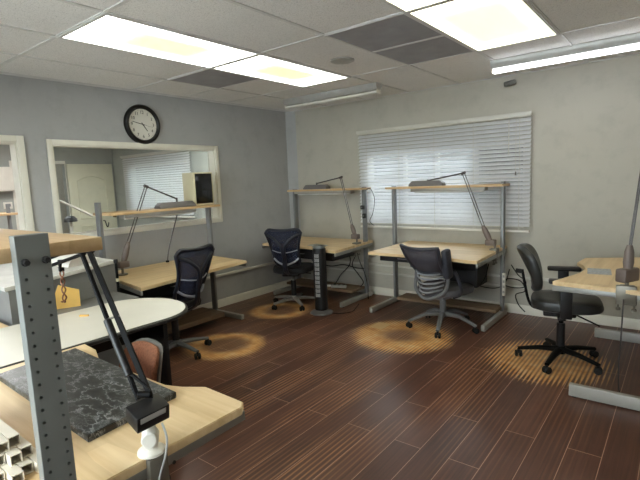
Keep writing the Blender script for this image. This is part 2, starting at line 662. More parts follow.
# the room seen through the inner window
WO = (-4.35, -2.45, 1.0, 1.95)
wall_holes('wall_far_back', 0, XL2 - 1.6, -0.12, 0, 0.14, [WO], M['wgreen'])
DO = (-1.86, -0.98, 0.0, 2.03)
wall_holes('wall_far_left', 1, YF, 0, XL2 - 0.12, XL2, [DO], M['wgreen'])
b = B(); box(b, XL2 - 1.6, -0.12, YF - 0.12, YF, 0, H); struct('wall_far_front', b, M['wgreen'])
b = B(); box(b, XL2 - 1.6, XL2 - 1.5, YF, 0, 0, H); struct('wall_hall', b, M['wcream'])

# ceiling grid
xa, yT = 1.2784, -2.4496
b = B()
xs = [xa + TL * k for k in range(-2, 6)]
for x in xs:
    box(b, x - 0.012, x + 0.012, YF, 0, H - 0.006, H - 0.0005)
ys = [yT + 1.22 * j for j in range(-3, 3)]
for y in ys:
    box(b, 0, XR, y - 0.012, y + 0.012, H - 0.0065, H - 0.001)
for k in (-2, 2):
    x = xa + TL * k
    box(b, x, x + TL, -1.84 - 0.012, -1.84 + 0.012, H - 0.0062, H - 0.0008)
struct('trim_2', b, M['tbar'])
b = B()
box(b, 0.0, XR, -0.022, 0, H - 0.006, H - 0.0005); box(b, 0, 0.022, YF, 0, H - 0.006, H - 0.0005)
struct('trim_3', b, M['tbar'])


# baseboards and raceways
def baseboard(name, p0, p1, nrm):
    bm = B()
    p0, p1, nrm = Vector(p0), Vector(p1), Vector(nrm)
    prof = [(0, 0), (0.016, 0), (0.016, 0.07), (0.012, 0.082), (0.008, 0.094), (0.0, 0.098)]
    A = [bm.verts.new(p0 + nrm * d + Vector((0, 0, z))) for d, z in prof]
    C = [bm.verts.new(p1 + nrm * d + Vector((0, 0, z))) for d, z in prof]
    n = len(prof)
    for i in range(n):
        bm.faces.new((A[i], A[(i + 1) % n], C[(i + 1) % n], C[i]))
    bm.faces.new(A); bm.faces.new(C)
    struct(name, bm, M['trim'])


baseboard('baseboard_left', (0, YF, 0), (0, -0.1, 0), (1, 0, 0))
baseboard('baseboard_back', (0.1, 0, 0), (XR, 0, 0), (0, -1, 0))
b = B(); box(b, 0, 0.036, -3.2, -0.10, 0.385, 0.415, 0.004); struct('trim_4', b, M['conduit'])
b = B(); box(b, 0.10, XR, -0.036, 0, 0.385, 0.412, 0.004); struct('trim_5', b, M['conduit'])
b = B(); box(b, 0.10, 3.2, -0.036, 0, 0.28, 0.305, 0.004); struct('trim_6', b, M['conduit'])


def casing(parent, hole, cw, d0, d1, axis, both=True):
    """flat casing round a hole, bevelled; sits proud of the wall between depths d0, d1"""
    bm = B()
    a0, a1, z0, z1 = hole

    def put(u0, u1, q0, q1):
        if axis == 1:
            box(bm, d0, d1, u0, u1, q0, q1, 0.004)
        else:
            box(bm, u0, u1, d0, d1, q0, q1, 0.004)
    put(a0 - cw, a0, z0 - cw, z1 + cw)
    put(a1, a1 + cw, z0 - cw, z1 + cw)
    put(a0, a1, z1, z1 + cw)
    put(a0, a1, z0 - cw, z0)
    return obj('window_frame', bm, M['trim'], parent)


def glass_window(name, hole, cw, d0, d1, axis, gl, lining):
    e = bpy.data.objects.new(name, None)
    COL.objects.link(e)
    e['kind'] = 'structure'
    casing(e, hole, cw, d0, d1, axis)
    a0, a1, z0, z1 = hole
    bm = B()
    t = 0.012
    l0, l1 = lining
    for (u0, u1, q0, q1) in ((a0, a0 + t, z0, z1), (a1 - t, a1, z0, z1), (a0, a1, z1 - t, z1), (a0, a1, z0, z0 + t)):
        if axis == 1:
            box(bm, l0, l1, u0, u1, q0, q1)
        else:
            box(bm, u0, u1, l0, l1, q0, q1)
    obj('window_lining', bm, M['trim'], e)
    if gl is not None:
        bm = B()
        if axis == 1:
            box(bm, gl, gl + 0.005, a0 + t, a1 - t, z0 + t, z1 - t)
        else:
            box(bm, a0 + t, a1 - t, gl, gl + 0.005, z0 + t, z1 - t)
        obj('pane', bm, M['glass'], e)
    return e


glass_window('window_1', W1, 0.046, 0, 0.022, 1, -0.10, (-0.12, 0.004))
glass_window('window_2', W2, 0.055, 0, 0.022, 1, None, (-0.12, 0.004))
w3 = glass_window('window_3', WX, 0.0, 0, 0.001, 0, 0.10, (0.0, 0.14))
b = B()
for x in (1.76, 2.18, 2.64):
    box(b, x - 0.02, x + 0.02, 0.075, 0.125, WX[2], WX[3])
box(b, WX[0], WX[1], 0.075, 0.125, 1.425, 1.455)
box(b, WX[0], WX[1], 0.075, 0.125, 1.14, 1.16)
obj('mullion', b, M['trim'], w3)
w5 = glass_window('added_front_window', WF, 0.06, YF, YF + 0.02, 0, YF - 0.07, (YF - 0.12, YF + 0.004))  # unseen window, added to brighten the room with daylight
w4 = glass_window('window_4', WO, 0.0, 0, 0.001, 0, 0.10, (0.0, 0.14))

# outside: unseen eave and dark walls added to shade the window blind
b = B(); box(b, -6, 6, 0.14, 0.5, 2.6, 2.7); struct('shade_eave', b, M['stucco'])  # added overhang that cuts sky light on the blind
b = B(); box(b, 2.66, 3.6, 0.22, 0.32, 0, 2.5); box(b, -9, 9, 5.0, 5.2, 0, 3.4); struct('shade_walls', b, M['brick'])  # added: near slab dims the blind's right end, wide wall darkens its gaps
b = B(); box(b, -9, 9, 0.14, 9, -0.12, -0.02); box(b, -9, 9, -16, YF - 0.12, -0.12, -0.02); struct('bounce_ground', b, M['bounce_pale'])  # unseen ground, pale to bounce daylight up to the ceiling

# far door and its doorway
d1 = bpy.data.objects.new('door_1', None); COL.objects.link(d1); d1['kind'] = 'structure'
d1.location = (XL2 + 0.02, -0.96, 0)
b = B()
box(b, 0, 0.036, 0.0, 0.90, 0.01, 2.03, 0.003)
obj('door_leaf', b, M['door'], d1)


def arch_panel(y0, y1, z0, z1, rise):
    pts = [(y0, z0), (y1, z0), (y1, z1)]
    for k in range(1, 12):
        t = k / 12
        pts.append((y1 + (y0 - y1) * t, z1 + rise * math.sin(PI * t)))
    pts.append((y0, z1))
    return pts


b = B()
for pn in (arch_panel(0.17, 0.73, 0.95, 1.70, 0.09), arch_panel(0.17, 0.73, 0.22, 0.80, 0.0)):
    tube(b, [(0.038, y, z) for y, z in pn], 0.014, 6, closed=True)
obj('door_moulding', b, M['door'], d1)
b = B(); lathe(b, [(0, 0), (0.026, 0), (0.026, 0.006), (0.011, 0.012), (0.011, 0.035), (0.027, 0.05), (0.027, 0.065), (0.012, 0.075), (0, 0.075)], T(0.036, 0.84, 0.95) @ Matrix.Rotation(PI / 2, 4, 'Y'), 16)
obj('door_knob', b, M['brass'], d1)
b = B()
for (y0, y1, z0, z1) in ((DO[0] - 0.06, DO[0], 0, 2.09), (DO[1], DO[1] + 0.015, 0, 2.09), (DO[0], DO[1], 2.03, 2.09)):
    box(b, XL2, XL2 + 0.018, y0, y1, z0, z1, 0.003)
struct('trim_7', b, M['trim'])


# ------------------------------------------------------------------ ceiling fixtures
def light_panel(i, j, material, label):
    x0, y1 = xa + TL * i, yT - 1.22 * j
    t = thing('ceiling_light', label, 'ceiling light', (x0, y1, H - 0.012), 0, 'flush ceiling light panels')
    bm = B()
    for a in ((0.0, TL, 0.0, 0.022), (0.0, TL, 1.198, 1.22), (0.0, 0.022, 0.022, 1.198), (TL - 0.022, TL, 0.022, 1.198)):
        box(bm, a[0], a[1], a[2], a[3], 0, 0.0115)
    obj('frame', bm, M['tbar'], t)
    bm = B(); box(bm, 0.022, TL - 0.022, 0.022, 1.198, 0.003, 0.011)
    obj('diffuser', bm, material, t)


light_panel(0, 1, M['panel_a'], 'yellow-stained ceiling light panel, the longest one in view, over the clock side')
light_panel(0, 0, M['panel_a'], 'ceiling light panel continuing the stained one towards the corner by the unlit strip light')
light_panel(3, 0, M['panel_c'], 'large cream-stained ceiling light panel beside the pair of dark grilles')
light_panel(3, 1, M['panel_c'], 'ceiling light panel cut by the top edge of the photo, above the dark grilles')
light_panel(0, 3, M['panel_w'], 'unseen ceiling light panel added behind the viewpoint over the left side')  # added out of view to raise the room light
light_panel(3, 3, M['panel_w'], 'unseen ceiling light panel added behind the viewpoint over the right side')  # second out-of-view panel, added for the same extra light


def grille(x0, y0, w_, d_, label):
    t = thing('ceiling_grille', label, 'ceiling vent', (x0, y0, H - 0.010), 0, 'dark grey ceiling grilles')
    bm = B()
    for a in ((0, w_, 0, 0.016), (0, w_, d_ - 0.016, d_), (0, 0.016, 0.016, d_ - 0.016), (w_ - 0.016, w_, 0.016, d_ - 0.016)):
        box(bm, a[0], a[1], a[2], a[3], 0, 0.0095)
    obj('frame', bm, M['tbar'], t)
    bm = B(); box(bm, 0.016, w_ - 0.016, 0.016, d_ - 0.016, 0.003, 0.0095)
    obj('perforated_panel', bm, M['vent'], t)


x2 = xa + TL * 2
grille(x2, yT, TL, TL, 'dark grey square ceiling grille touching the crossing of the light panels, nearer of the pair')
grille(x2, yT + TL, TL, TL, 'dark grey square ceiling grille nearer the back wall, second of the pair')
grille(xa - TL, yT, TL, TL, 'dark grey ceiling grille beside the long yellow-stained light panel, above the clock')
b = B(); lathe(b, [(0, 0), (0.04, 0.0), (0.05, 0.006), (0.085, 0.002), (0.10, 0.008), (0.10, 0.016), (0, 0.016)], T(2.19, -1.80, H - 0.017), 28)
tag(obj('ceiling_speaker', b, M['galv']), 'round grey ceiling disc between the grilles and the light panels', 'ceiling speaker')


def strip_light(name, label, x0, x1, y, lit):
    t = thing(name, label, 'strip light', ((x0 + x1) / 2, y, H), 0, 'fluorescent strip lights')
    L = (x1 - x0) / 2
    bm = B(); prism(bm, [(-0.06, 0), (0.06, 0), (0.06, -0.030), (0.034, -0.070), (-0.034, -0.070), (-0.06, -0.030)], -L, L, 0, Matrix(((0, 0, 1, 0), (1, 0, 0, 0), (0, 1, 0, 0), (0, 0, 0, 1))))
    obj('housing', bm, M['galv'], t)
    for s in (-1, 1):
        for k in (-1, 1):
            bm = B(); box(bm, s * L - (0.012 if s > 0 else 0), s * L + (0.012 if s < 0 else 0), k * 0.022 - 0.014, k * 0.022 + 0.014, -0.110, -0.055, 0.004)
            obj('socket', bm, M['white'], t)
    for k in (-1, 1):
        bm = B(); cyl(bm, (-L + 0.014, k * 0.022, -0.090), (L - 0.014, k * 0.022, -0.090), 0.0135, 14)
        obj('tube', bm, M['tube_on'] if lit else M['tube_off'], t)


strip_light('strip_light', 'lit fluorescent strip light above the window wall', 3.08, 4.40, -0.74, True)
strip_light('strip_light', 'unlit fluorescent strip light near the room corner', 0.62, 1.92, -0.76, False)
# unseen ceiling panels added to light the far room
for (x, y) in ((-1.6, -1.6), (-3.6, -3.4), (-1.6, -4.6)):
    t = thing('ceiling_light', 'unseen ceiling light panel added in the room behind the inner window', 'ceiling light', (x, y, H - 0.012), 0, 'added far room ceiling lights')
    bm = B(); box(bm, 0, 0.6, 0, 1.2, 0, 0.004); obj('frame', bm, M['tbar'], t)
    bm = B(); box(bm, 0.02, 0.58, 0.02, 1.18, -0.003, 0.0); obj('diffuser', bm, M['panel_far'], t)
t = thing('ceiling_light', 'unseen hallway ceiling light added beyond the far doorway', 'ceiling light', (XL2 - 1.1, -1.7, H - 0.012))
bm = B(); box(bm, 0, 0.6, 0, 1.0, 0, 0.010); obj('diffuser', bm, M['panel_w'], t)  # added source that lights the enclosed hall

# small sensor on the wall above the blind
t = thing('security_camera', 'small dark bullet camera on the back wall above the window blind', 'security camera', (3.05, 0, 2.405))
b = B(); cyl(b, (0, 0, 0.02), (-0.005, -0.03, 0.015), 0.02, 14); obj('bracket', b, M['steel_d'], t)
b = B(); cyl(b, (0.03, -0.025, 0.012), (-0.06, -0.09, -0.012), 0.026, 16, 0.006); obj('body', b, M['steel_d'], t)

# ------------------------------------------------------------------ wall clock
t = thing('wall_clock', 'round wall clock with black rim above the inner window', 'clock', (0, -2.335, 2.16))
RX = Matrix.Rotation(PI / 2, 4, 'Y')
b = B(); lathe(b, [(0.158, 0.006), (0.160, 0.03), (0.172, 0.042), (0.192, 0.036), (0.203, 0.018), (0.203, 0.0), (0.158, 0.0), (0.158, 0.006)], RX, 48); obj('rim', b, M['black'], t)
b = B(); lathe(b, [(0, 0.014), (0.160, 0.014), (0.160, 0.004), (0, 0.004)], RX, 40); obj('dial', b, M['dial'], t)


def text_bm(bm, s, size, mx):
    cu = bpy.data.curves.new('t', 'FONT')
    cu.body = s
    cu.size = size
    cu.align_x = 'CENTER'
    cu.align_y = 'CENTER'
    cu.extrude = 0.0006
    o = bpy.data.objects.new('t', cu)
    COL.objects.link(o)
    bpy.context.view_layer.update()
    dg = bpy.context.evaluated_depsgraph_get()
    me = bpy.data.meshes.new_from_object(o.evaluated_get(dg))
    me.transform(mx)
    bm.from_mesh(me)
    bpy.data.objects.remove(o)
    bpy.data.curves.remove(cu)
    bpy.data.meshes.remove(me)


# dial frame: right = +y, up = +z, towards viewer = +x
DM = Matrix(((0, 0, 1, 0), (1, 0, 0, 0), (0, 1, 0, 0), (0, 0, 0, 1)))
for k in range(1, 13):
    b = B()
    a = PI / 2 - k * PI / 6
    text_bm(b, str(k), 0.044, Matrix.Translation((0.0148, 0.122 * math.cos(a), 0.122 * math.sin(a))) @ DM)
    obj('numeral', b, M['black'], t)
b = B()
for k in range(60):
    a = k * PI / 30
    l = 0.008 if k % 5 else 0.012
    bb = DM.copy()
    mx = Matrix.Translation((0.0146, 0, 0)) @ DM @ Matrix.Rotation(a, 4, 'Z')
    box(b, 0.152 - l, 0.152, -0.0008, 0.0008, -0.0003, 0.0003, 0, mx)
obj('minute_track', b, M['black'], t)


def hand(ang, length, wd, x, name, material):
    bm = B()
    mx = Matrix.Translation((x, 0, 0)) @ DM @ Matrix.Rotation(ang, 4, 'Z')
    prism(bm, [(-0.022, -wd), (length * 0.9, -wd * 0.8), (length, 0), (length * 0.9, wd * 0.8), (-0.022, wd)], 0, 0.001, 0, mx)
    return obj(name, bm, material, t)


hand(PI / 2 - 2 * PI * (4.78 / 12), 0.085, 0.0050, 0.017, 'hour_hand', M['black'])
hand(PI / 2 - 2 * PI * (47 / 60), 0.125, 0.0036, 0.0185, 'minute_hand', M['black'])
hand(PI / 2 - 2 * PI * (17 / 60), 0.125, 0.0010, 0.020, 'second_hand', M['black'])


# ------------------------------------------------------------------ venetian blinds
def blind(name, label, x0, x1, z0, z1, y, material, tilt=62, cords=True, group=None):
    t = thing(name, label, 'window blind', ((x0 + x1) / 2, y, z1), 0, group)
    hw = (x1 - x0) / 2
    Hh = z1 - z0
    bm = B(); box(bm, -hw, hw, -0.03, 0.03, -0.035, 0, 0.003); obj('headrail', bm, M['white'], t)
    bm = B(); box(bm, -hw - 0.01, hw + 0.012, -0.045, -0.036, -0.024, 0.010, 0.002); obj('valance', bm, M['conduit'], t)
    bm = B()
    z = -0.062
    ct, st = math.cos(R(tilt)), math.sin(R(tilt))
    while z > -Hh + 0.05:
        prof = []
        for k in range(5):
            u = (k / 4 - 0.5) * 0.05
            c = (0.005 if tilt > 0 else -0.005) * (1 - (2 * k / 4 - 1) ** 2)
            prof.append((u * ct - c * st, u * st + c * ct))
        A = [bm.verts.new((-hw, p[0], z + p[1])) for p in prof]
        C = [bm.verts.new((hw, p[0], z + p[1])) for p in prof]
        A2 = [bm.verts.new((-hw, p[0] + st * 0.0022, z + p[1] - ct * 0.0022)) for p in prof]
        C2 = [bm.verts.new((hw, p[0] + st * 0.0022, z + p[1] - ct * 0.0022)) for p in prof]
        for k in range(4):
            bm.faces.new((A[k], A[k + 1], C[k + 1], C[k]))
            bm.faces.new((A2[k], C2[k], C2[k + 1], A2[k + 1]))
        bm.faces.new((A[0], C[0], C2[0], A2[0]))
        bm.faces.new((A[4], A2[4], C2[4], C[4]))
        z -= 0.0425
    obj('slats', bm, material, t)
    bm = B(); box(bm, -hw, hw, -0.025, 0.025, -Hh, -Hh + 0.022, 0.004); obj('bottom_rail', bm, M['white'], t)
    for fx in (-0.88, -0.44, 0.0, 0.44, 0.9):
        bm = B()
        for yy in (-0.0285, 0.0285):
            box(bm, fx * hw - 0.0018, fx * hw + 0.0018, yy - 0.0006, yy + 0.0006, -Hh + 0.01, -0.04)
        obj('ladder_cord', bm, M['white'], t)
    if cords:
        bm = B(); tube(bm, [(hw - 0.13, -0.05, -0.05), (hw - 0.13, -0.055, -0.58)], 0.002, 6); obj('pull_cord', bm, M['white'], t)
        bm = B(); lathe(bm, [(0, 0), (0.009, 0.002), (0.007, 0.03), (0.002, 0.038), (0, 0.038)], T(hw - 0.13, -0.055, -0.615), 10); obj('tassel', bm, M['lampgrey'], t)
        bm = B(); tube(bm, [(hw - 0.20, -0.05, -0.05), (hw - 0.20, -0.053, -0.40)], 0.004, 6); obj('tilt_wand', bm, M['white'], t)


blind('window_blind', 'white horizontal slat blind closed over the large back window', 1.195, 3.245, 0.885, 2.09, -0.06, M['slat'], 47)
blind('window_blind', 'white slat blind in the next room, seen through the inner window', -4.5, -2.3, 0.95, 2.15, -0.06, M['slat2'], 48, cords=False)


# ------------------------------------------------------------------ workbenches
def bench(label, loc, rz, h, top, posts, foot, shelf, pz, hung_box=None, board=None, tubelight=None, fh=0.065, pd=0.07, rails=True, name='workbench', group='wooden-topped workbenches', holes=None, hook=None, postmat='steel'):
    """local frame: the user sits on the -y side and looks along +y; wall behind at y=0"""
    t = thing(name, label, 'workbench', loc, rz, group)
    bm = B(); prism(bm, top, h - 0.030, h, 0.003); obj('tabletop', bm, M['maple'], t)
    if rails:
        ex = [(min(top, key=lambda p: (p[0] > 0, p[1])), -1), (min(top, key=lambda p: (p[0] < 0, p[1])), 1)]
        for s in (-1, 1):
            side = [p for p in top if (p[0] * s > 0)]
            fr = min(side, key=lambda p: p[1] - 0.6 * abs(p[0]))
            bk = max(side, key=lambda p: p[1] + 0.6 * abs(p[0]))
            d = (Vector(bk) - Vector(fr)); L = d.length
            ang = math.atan2(d.y, d.x)
            bm = B()
            box(bm, 0.0, L - 0.02, -0.006 if s > 0 else -0.012, 0.012 if s > 0 else 0.006, h - 0.066, h - 0.031, 0.002, T(fr[0], fr[1], 0, ang))
            obj('side_rail', bm, M['rail'], t)
    for i, (px, py, ptop) in enumerate(posts):
        bm = B()
        if holes == i:
            # two rows of round holes drilled into the outer (-x) face
            box(bm, px - 0.015, px + 0.015, py - pd / 2, py + pd / 2, 0.05, ptop, 0.0015)
            po = obj('post', bm, M['steel_d'], t)
            cb_ = B()
            zz = ptop - 0.098
            while zz > h + 0.02:
                for yy in (py - 0.0215, py + 0.0205):
                    cyl(cb_, (px - 0.03, yy, zz), (px + 0.010, yy, zz), 0.0037, 10)
                zz -= 0.0306
            cut = obj('cutter', cb_, M['blackm'], t)
            md = po.modifiers.new('holes', 'BOOLEAN')
            md.object = cut
            md.operation = 'DIFFERENCE'
            md.solver = 'EXACT'
            bpy.context.view_layer.update()
            me2 = bpy.data.meshes.new_from_object(po.evaluated_get(bpy.context.evaluated_depsgraph_get()))
            po.modifiers.clear()
            po.data = me2
            bpy.data.objects.remove(cut)
            for pl in me2.polygons:
                pl.use_smooth = False
        else:
            box(bm, px - 0.015, px + 0.015, py - pd / 2, py + pd / 2, 0.05, ptop, 0.003)
            obj('post', bm, M[postmat], t)
        f0, f1 = foot[i]
        bm = B(); box(bm, px - 0.02, px + 0.02, f0, f1, 0.008, fh, 0.003); obj('foot', bm, M['steel_l'], t)
        for yy in (f0 + 0.03, f1 - 0.03):
            bm = B()
            cyl(bm, (px, yy, 0), (px, yy, 0.01), 0.014, 10)
            obj('levelling_foot', bm, M['rubber'], t)
        bm = B(); prism(bm, [(-0.12, 0), (0.02, 0), (0.02, -0.12)], -0.004, 0.004, 0, T(px, py, h - 0.031) @ Matrix(((0, 0, 1, 0), (1, 0, 0, 0), (0, 1, 0, 0), (0, 0, 0, 1)))); obj('bracket', bm, M['steel_d'], t)
    if shelf:
        x0, x1, y0, y1, z1, th = shelf
        bm = B(); box(bm, x0, x1, y0, y1, z1 - th, z1, 0.003); obj('shelf', bm, M['maple2'], t)
        if tubelight:
            a0, a1 = tubelight
            bm = B(); box(bm, a0, a1, y0 + 0.03, y0 + 0.13, z1 - th - 0.035, z1 - th, 0.006); s_ = obj('shelf_light', bm, M['steel_l'], t)
            bm = B(); cyl(bm, (a0 + 0.03, y0 + 0.08, z1 - th - 0.040), (a1 - 0.03, y0 + 0.08, z1 - th - 0.040), 0.012, 10); obj('tube', bm, M['tube_off'], s_)
    if hung_box:
        x0, x1, y0, y1, dz = hung_box
        bm = B(); box(bm, x0, x1, y0, y1, h - 0.032 - dz, h - 0.031, 0.004); d_ = obj('hung_box', bm, M['blackbox'], t)  # black box hung below the top
        bm = B(); tube(bm, [((x0 + x1) / 2 - 0.06, y0 + 0.002, h - 0.032 - dz * 0.5), ((x0 + x1) / 2 - 0.05, y0 - 0.02, h - 0.032 - dz * 0.5), ((x0 + x1) / 2 + 0.05, y0 - 0.02, h - 0.032 - dz * 0.5), ((x0 + x1) / 2 + 0.06, y0 + 0.002, h - 0.032 - dz * 0.5)], 0.005, 6); obj('handle', bm, M['steel'], d_)
    if board:
        x0, x1, y0, y1, z0, z1 = board
        bm = B(); box(bm, x0, x1, y0, y1, z0, z1, 0.003); obj('foot_board', bm, M['oldwood'], t)
    if hook:
        hx, hy, hz = hook
        bm = B(); tube(bm, smoothpts([(hx, hy, hz), (hx, hy - 0.03, hz - 0.005), (hx, hy - 0.05, hz - 0.05), (hx, hy - 0.075, hz - 0.05), (hx, hy - 0.09, hz - 0.015)], 5), 0.005, 7); obj('hook', bm, M['blackm'], t)
    return t


# bench in front of the window
bench('maple-topped workbench standing in front of the blind-covered back window', (2.45, 0, 0), 0, 0.74,
      [(-0.565, -0.06), (-0.565, -1.01), (-0.2, -1.015), (0.15, -1.01), (0.36, -1.03), (0.50, -1.07), (0.61, -1.075), (0.57, -0.06)],
      [(-0.69, -0.20, 1.405), (0.57, -0.20, 1.42)], [(-0.79, -0.10), (-0.80, -0.10)], (-0.73, 0.60, -0.34, -0.06, 1.395, 0.024),
      1.4, (-0.50, 0.05, -0.88, -0.35, 0.075), (-0.57, 0.57, -0.40, -0.16, 0.085, 0.115), (-0.42, 0.42))
wb = [o for o in bpy.data.objects if o.name == 'workbench'][0]
bm = B(); box(bm, 0.08, 0.42, -0.53, -0.22, 0.36, 0.709, 0.005); hc = obj('tall_hung_box', bm, M['blackbox'], wb)  # taller black box below the right half of the top
for k in range(2):
    bm = B(); box(bm, 0.095, 0.405, -0.538, -0.5305, 0.375 + 0.168 * k, 0.53 + 0.168 * k, 0.002); obj('hung_box_front', bm, M['blackbox'], hc)
# bench in the room corner
bench('maple-topped workbench pushed into the room corner behind the tower fan', (0.78, 0, 0), 0, 0.72,
      [(-0.62, -0.06), (-0.64, -0.83), (-0.40, -0.86), (-0.1, -0.84), (0.30, -0.87), (0.50, -0.97), (0.66, -0.99), (0.58, -0.06)],
      [(-0.58, -0.20, 1.405), (0.56, -0.20, 1.405)], [(-0.72, -0.12), (-0.78, -0.10)], (-0.60, 0.58, -0.34, -0.06, 1.395, 0.024),
      1.4, (-0.50, 0.48, -0.80, -0.30, 0.13), (-0.55, 0.54, -0.50, -0.2, 0.115, 0.145), (-0.50, 0.42))
# bench under the inner window
bench('maple-topped workbench along the grey wall under the inner window', (0.0, -2.37, 0), PI / 2, 0.70,
      [(-0.575, -0.06), (-0.74, -1.03), (-0.45, -0.99), (0.0, -0.93), (0.4, -0.88), (0.585, -0.86), (0.665, -0.06)],
      [(-0.615, -0.20, 1.39), (0.65, -0.20, 1.265)], [(-0.75, -0.10), (-0.67, -0.10)], (-0.60, 0.665, -0.40, -0.06, 1.29, 0.024),
      1.29, (-0.56, 0.05, -0.80, -0.30, 0.14), (-0.58, 0.47, -0.58, -0.2, 0.08, 0.13), (-0.46, 0.36), fh=0.06, hook=(-0.59, -0.235, 1.22))
# bench on the right
bench('maple-topped workbench facing the black armchair, cut by the right photo edge', (XR, -1.1, 0), -PI / 2, 0.76,
      [(-0.72, -0.06), (-0.68, -0.55), (-0.43, -1.02), (-0.19, -1.04), (-0.06, -0.975), (0.06, -0.945), (0.24, -0.955), (0.40, -1.0), (0.60, -1.06), (0.665, -0.56), (0.67, -0.06)],
      [(-0.67, -0.20, 1.40), (0.67, -0.20, 1.40)], [(-0.96, -0.10), (-0.93, -0.10)], (-0.75, 0.75, -0.34, -0.06, 1.395, 0.024), 1.4, fh=0.088, rails=True)
# nearest bench
bench('nearest maple-topped workbench carrying the black marble slab, with a tall perforated steel post', (2.72, -4.98, 0), PI, 0.74,
      [(-0.59, 0.05), (-0.59, -0.885), (-0.565, -0.915), (-0.35, -0.92), (-0.27, -0.87), (-0.20, -0.845), (0.2, -0.835), (0.32, -0.84), (0.45, -0.89), (0.58, -0.90), (0.58, 0.05)],
      [(-0.610, -0.285, 1.412), (0.60, -0.285, 1.412)], [(-0.80, -0.05), (-0.80, -0.05)], (-0.59, 0.60, -0.46, -0.02, 1.385, 0.034), 1.4, holes=0)
# bolts on the near post belong to the bench
nb = [o for o in bpy.data.objects if o.name.startswith('workbench') and o.type == 'EMPTY' and abs(o.location.y + 4.98) < 1e-3][0]
for yy in (-0.307, -0.265):
    bm = B(); cyl(bm, (-0.625, yy, 1.352), (-0.631, yy, 1.352), 0.0085, 14, 0.001); cyl(bm, (-0.631, yy, 1.352), (-0.641, yy, 1.352), 0.0065, 6); obj('bolt', bm, M['rubber'], nb)
for (x, z) in ((-0.598, 0.705),):
    bm = B(); cyl(bm, (-0.6025, -0.60, 0.692), (-0.6045, -0.60, 0.692), 0.006, 10); obj('rail_bolt', bm, M['rubber'], nb)
# bench in the next room
bench('pale-shelved workbench in the next room, glimpsed through the left wall opening', (-2.55, -3.2, 0), -PI / 2, 0.74,
      [(-0.65, -0.06), (-0.65, -0.95), (0.65, -0.95), (0.65, -0.06)],
      [(-0.43, -0.15, 1.37), (0.62, -0.15, 1.37)], [(-0.9, -0.1), (-0.9, -0.1)], (-0.52, 0.66, -0.45, -0.05, 1.25, 0.03), 1.3)


# ------------------------------------------------------------------ swing-arm lamps
def perp(v):
    a = Vector((0, 0, 1)) if abs(v.z) < 0.8 else Vector((0, 1, 0))
    return v.cross(a).normalized()


def frame_from(z, xhint=None):
    z = Vector(z).normalized()
    x = perp(z) if xhint is None else (Vector(xhint) - z * Vector(xhint).dot(z)).normalized()
    y = z.cross(x)
    mm = Matrix.Identity(4)
    for i in range(3):
        mm[i][0], mm[i][1], mm[i][2] = x[i], y[i], z[i]
    return mm


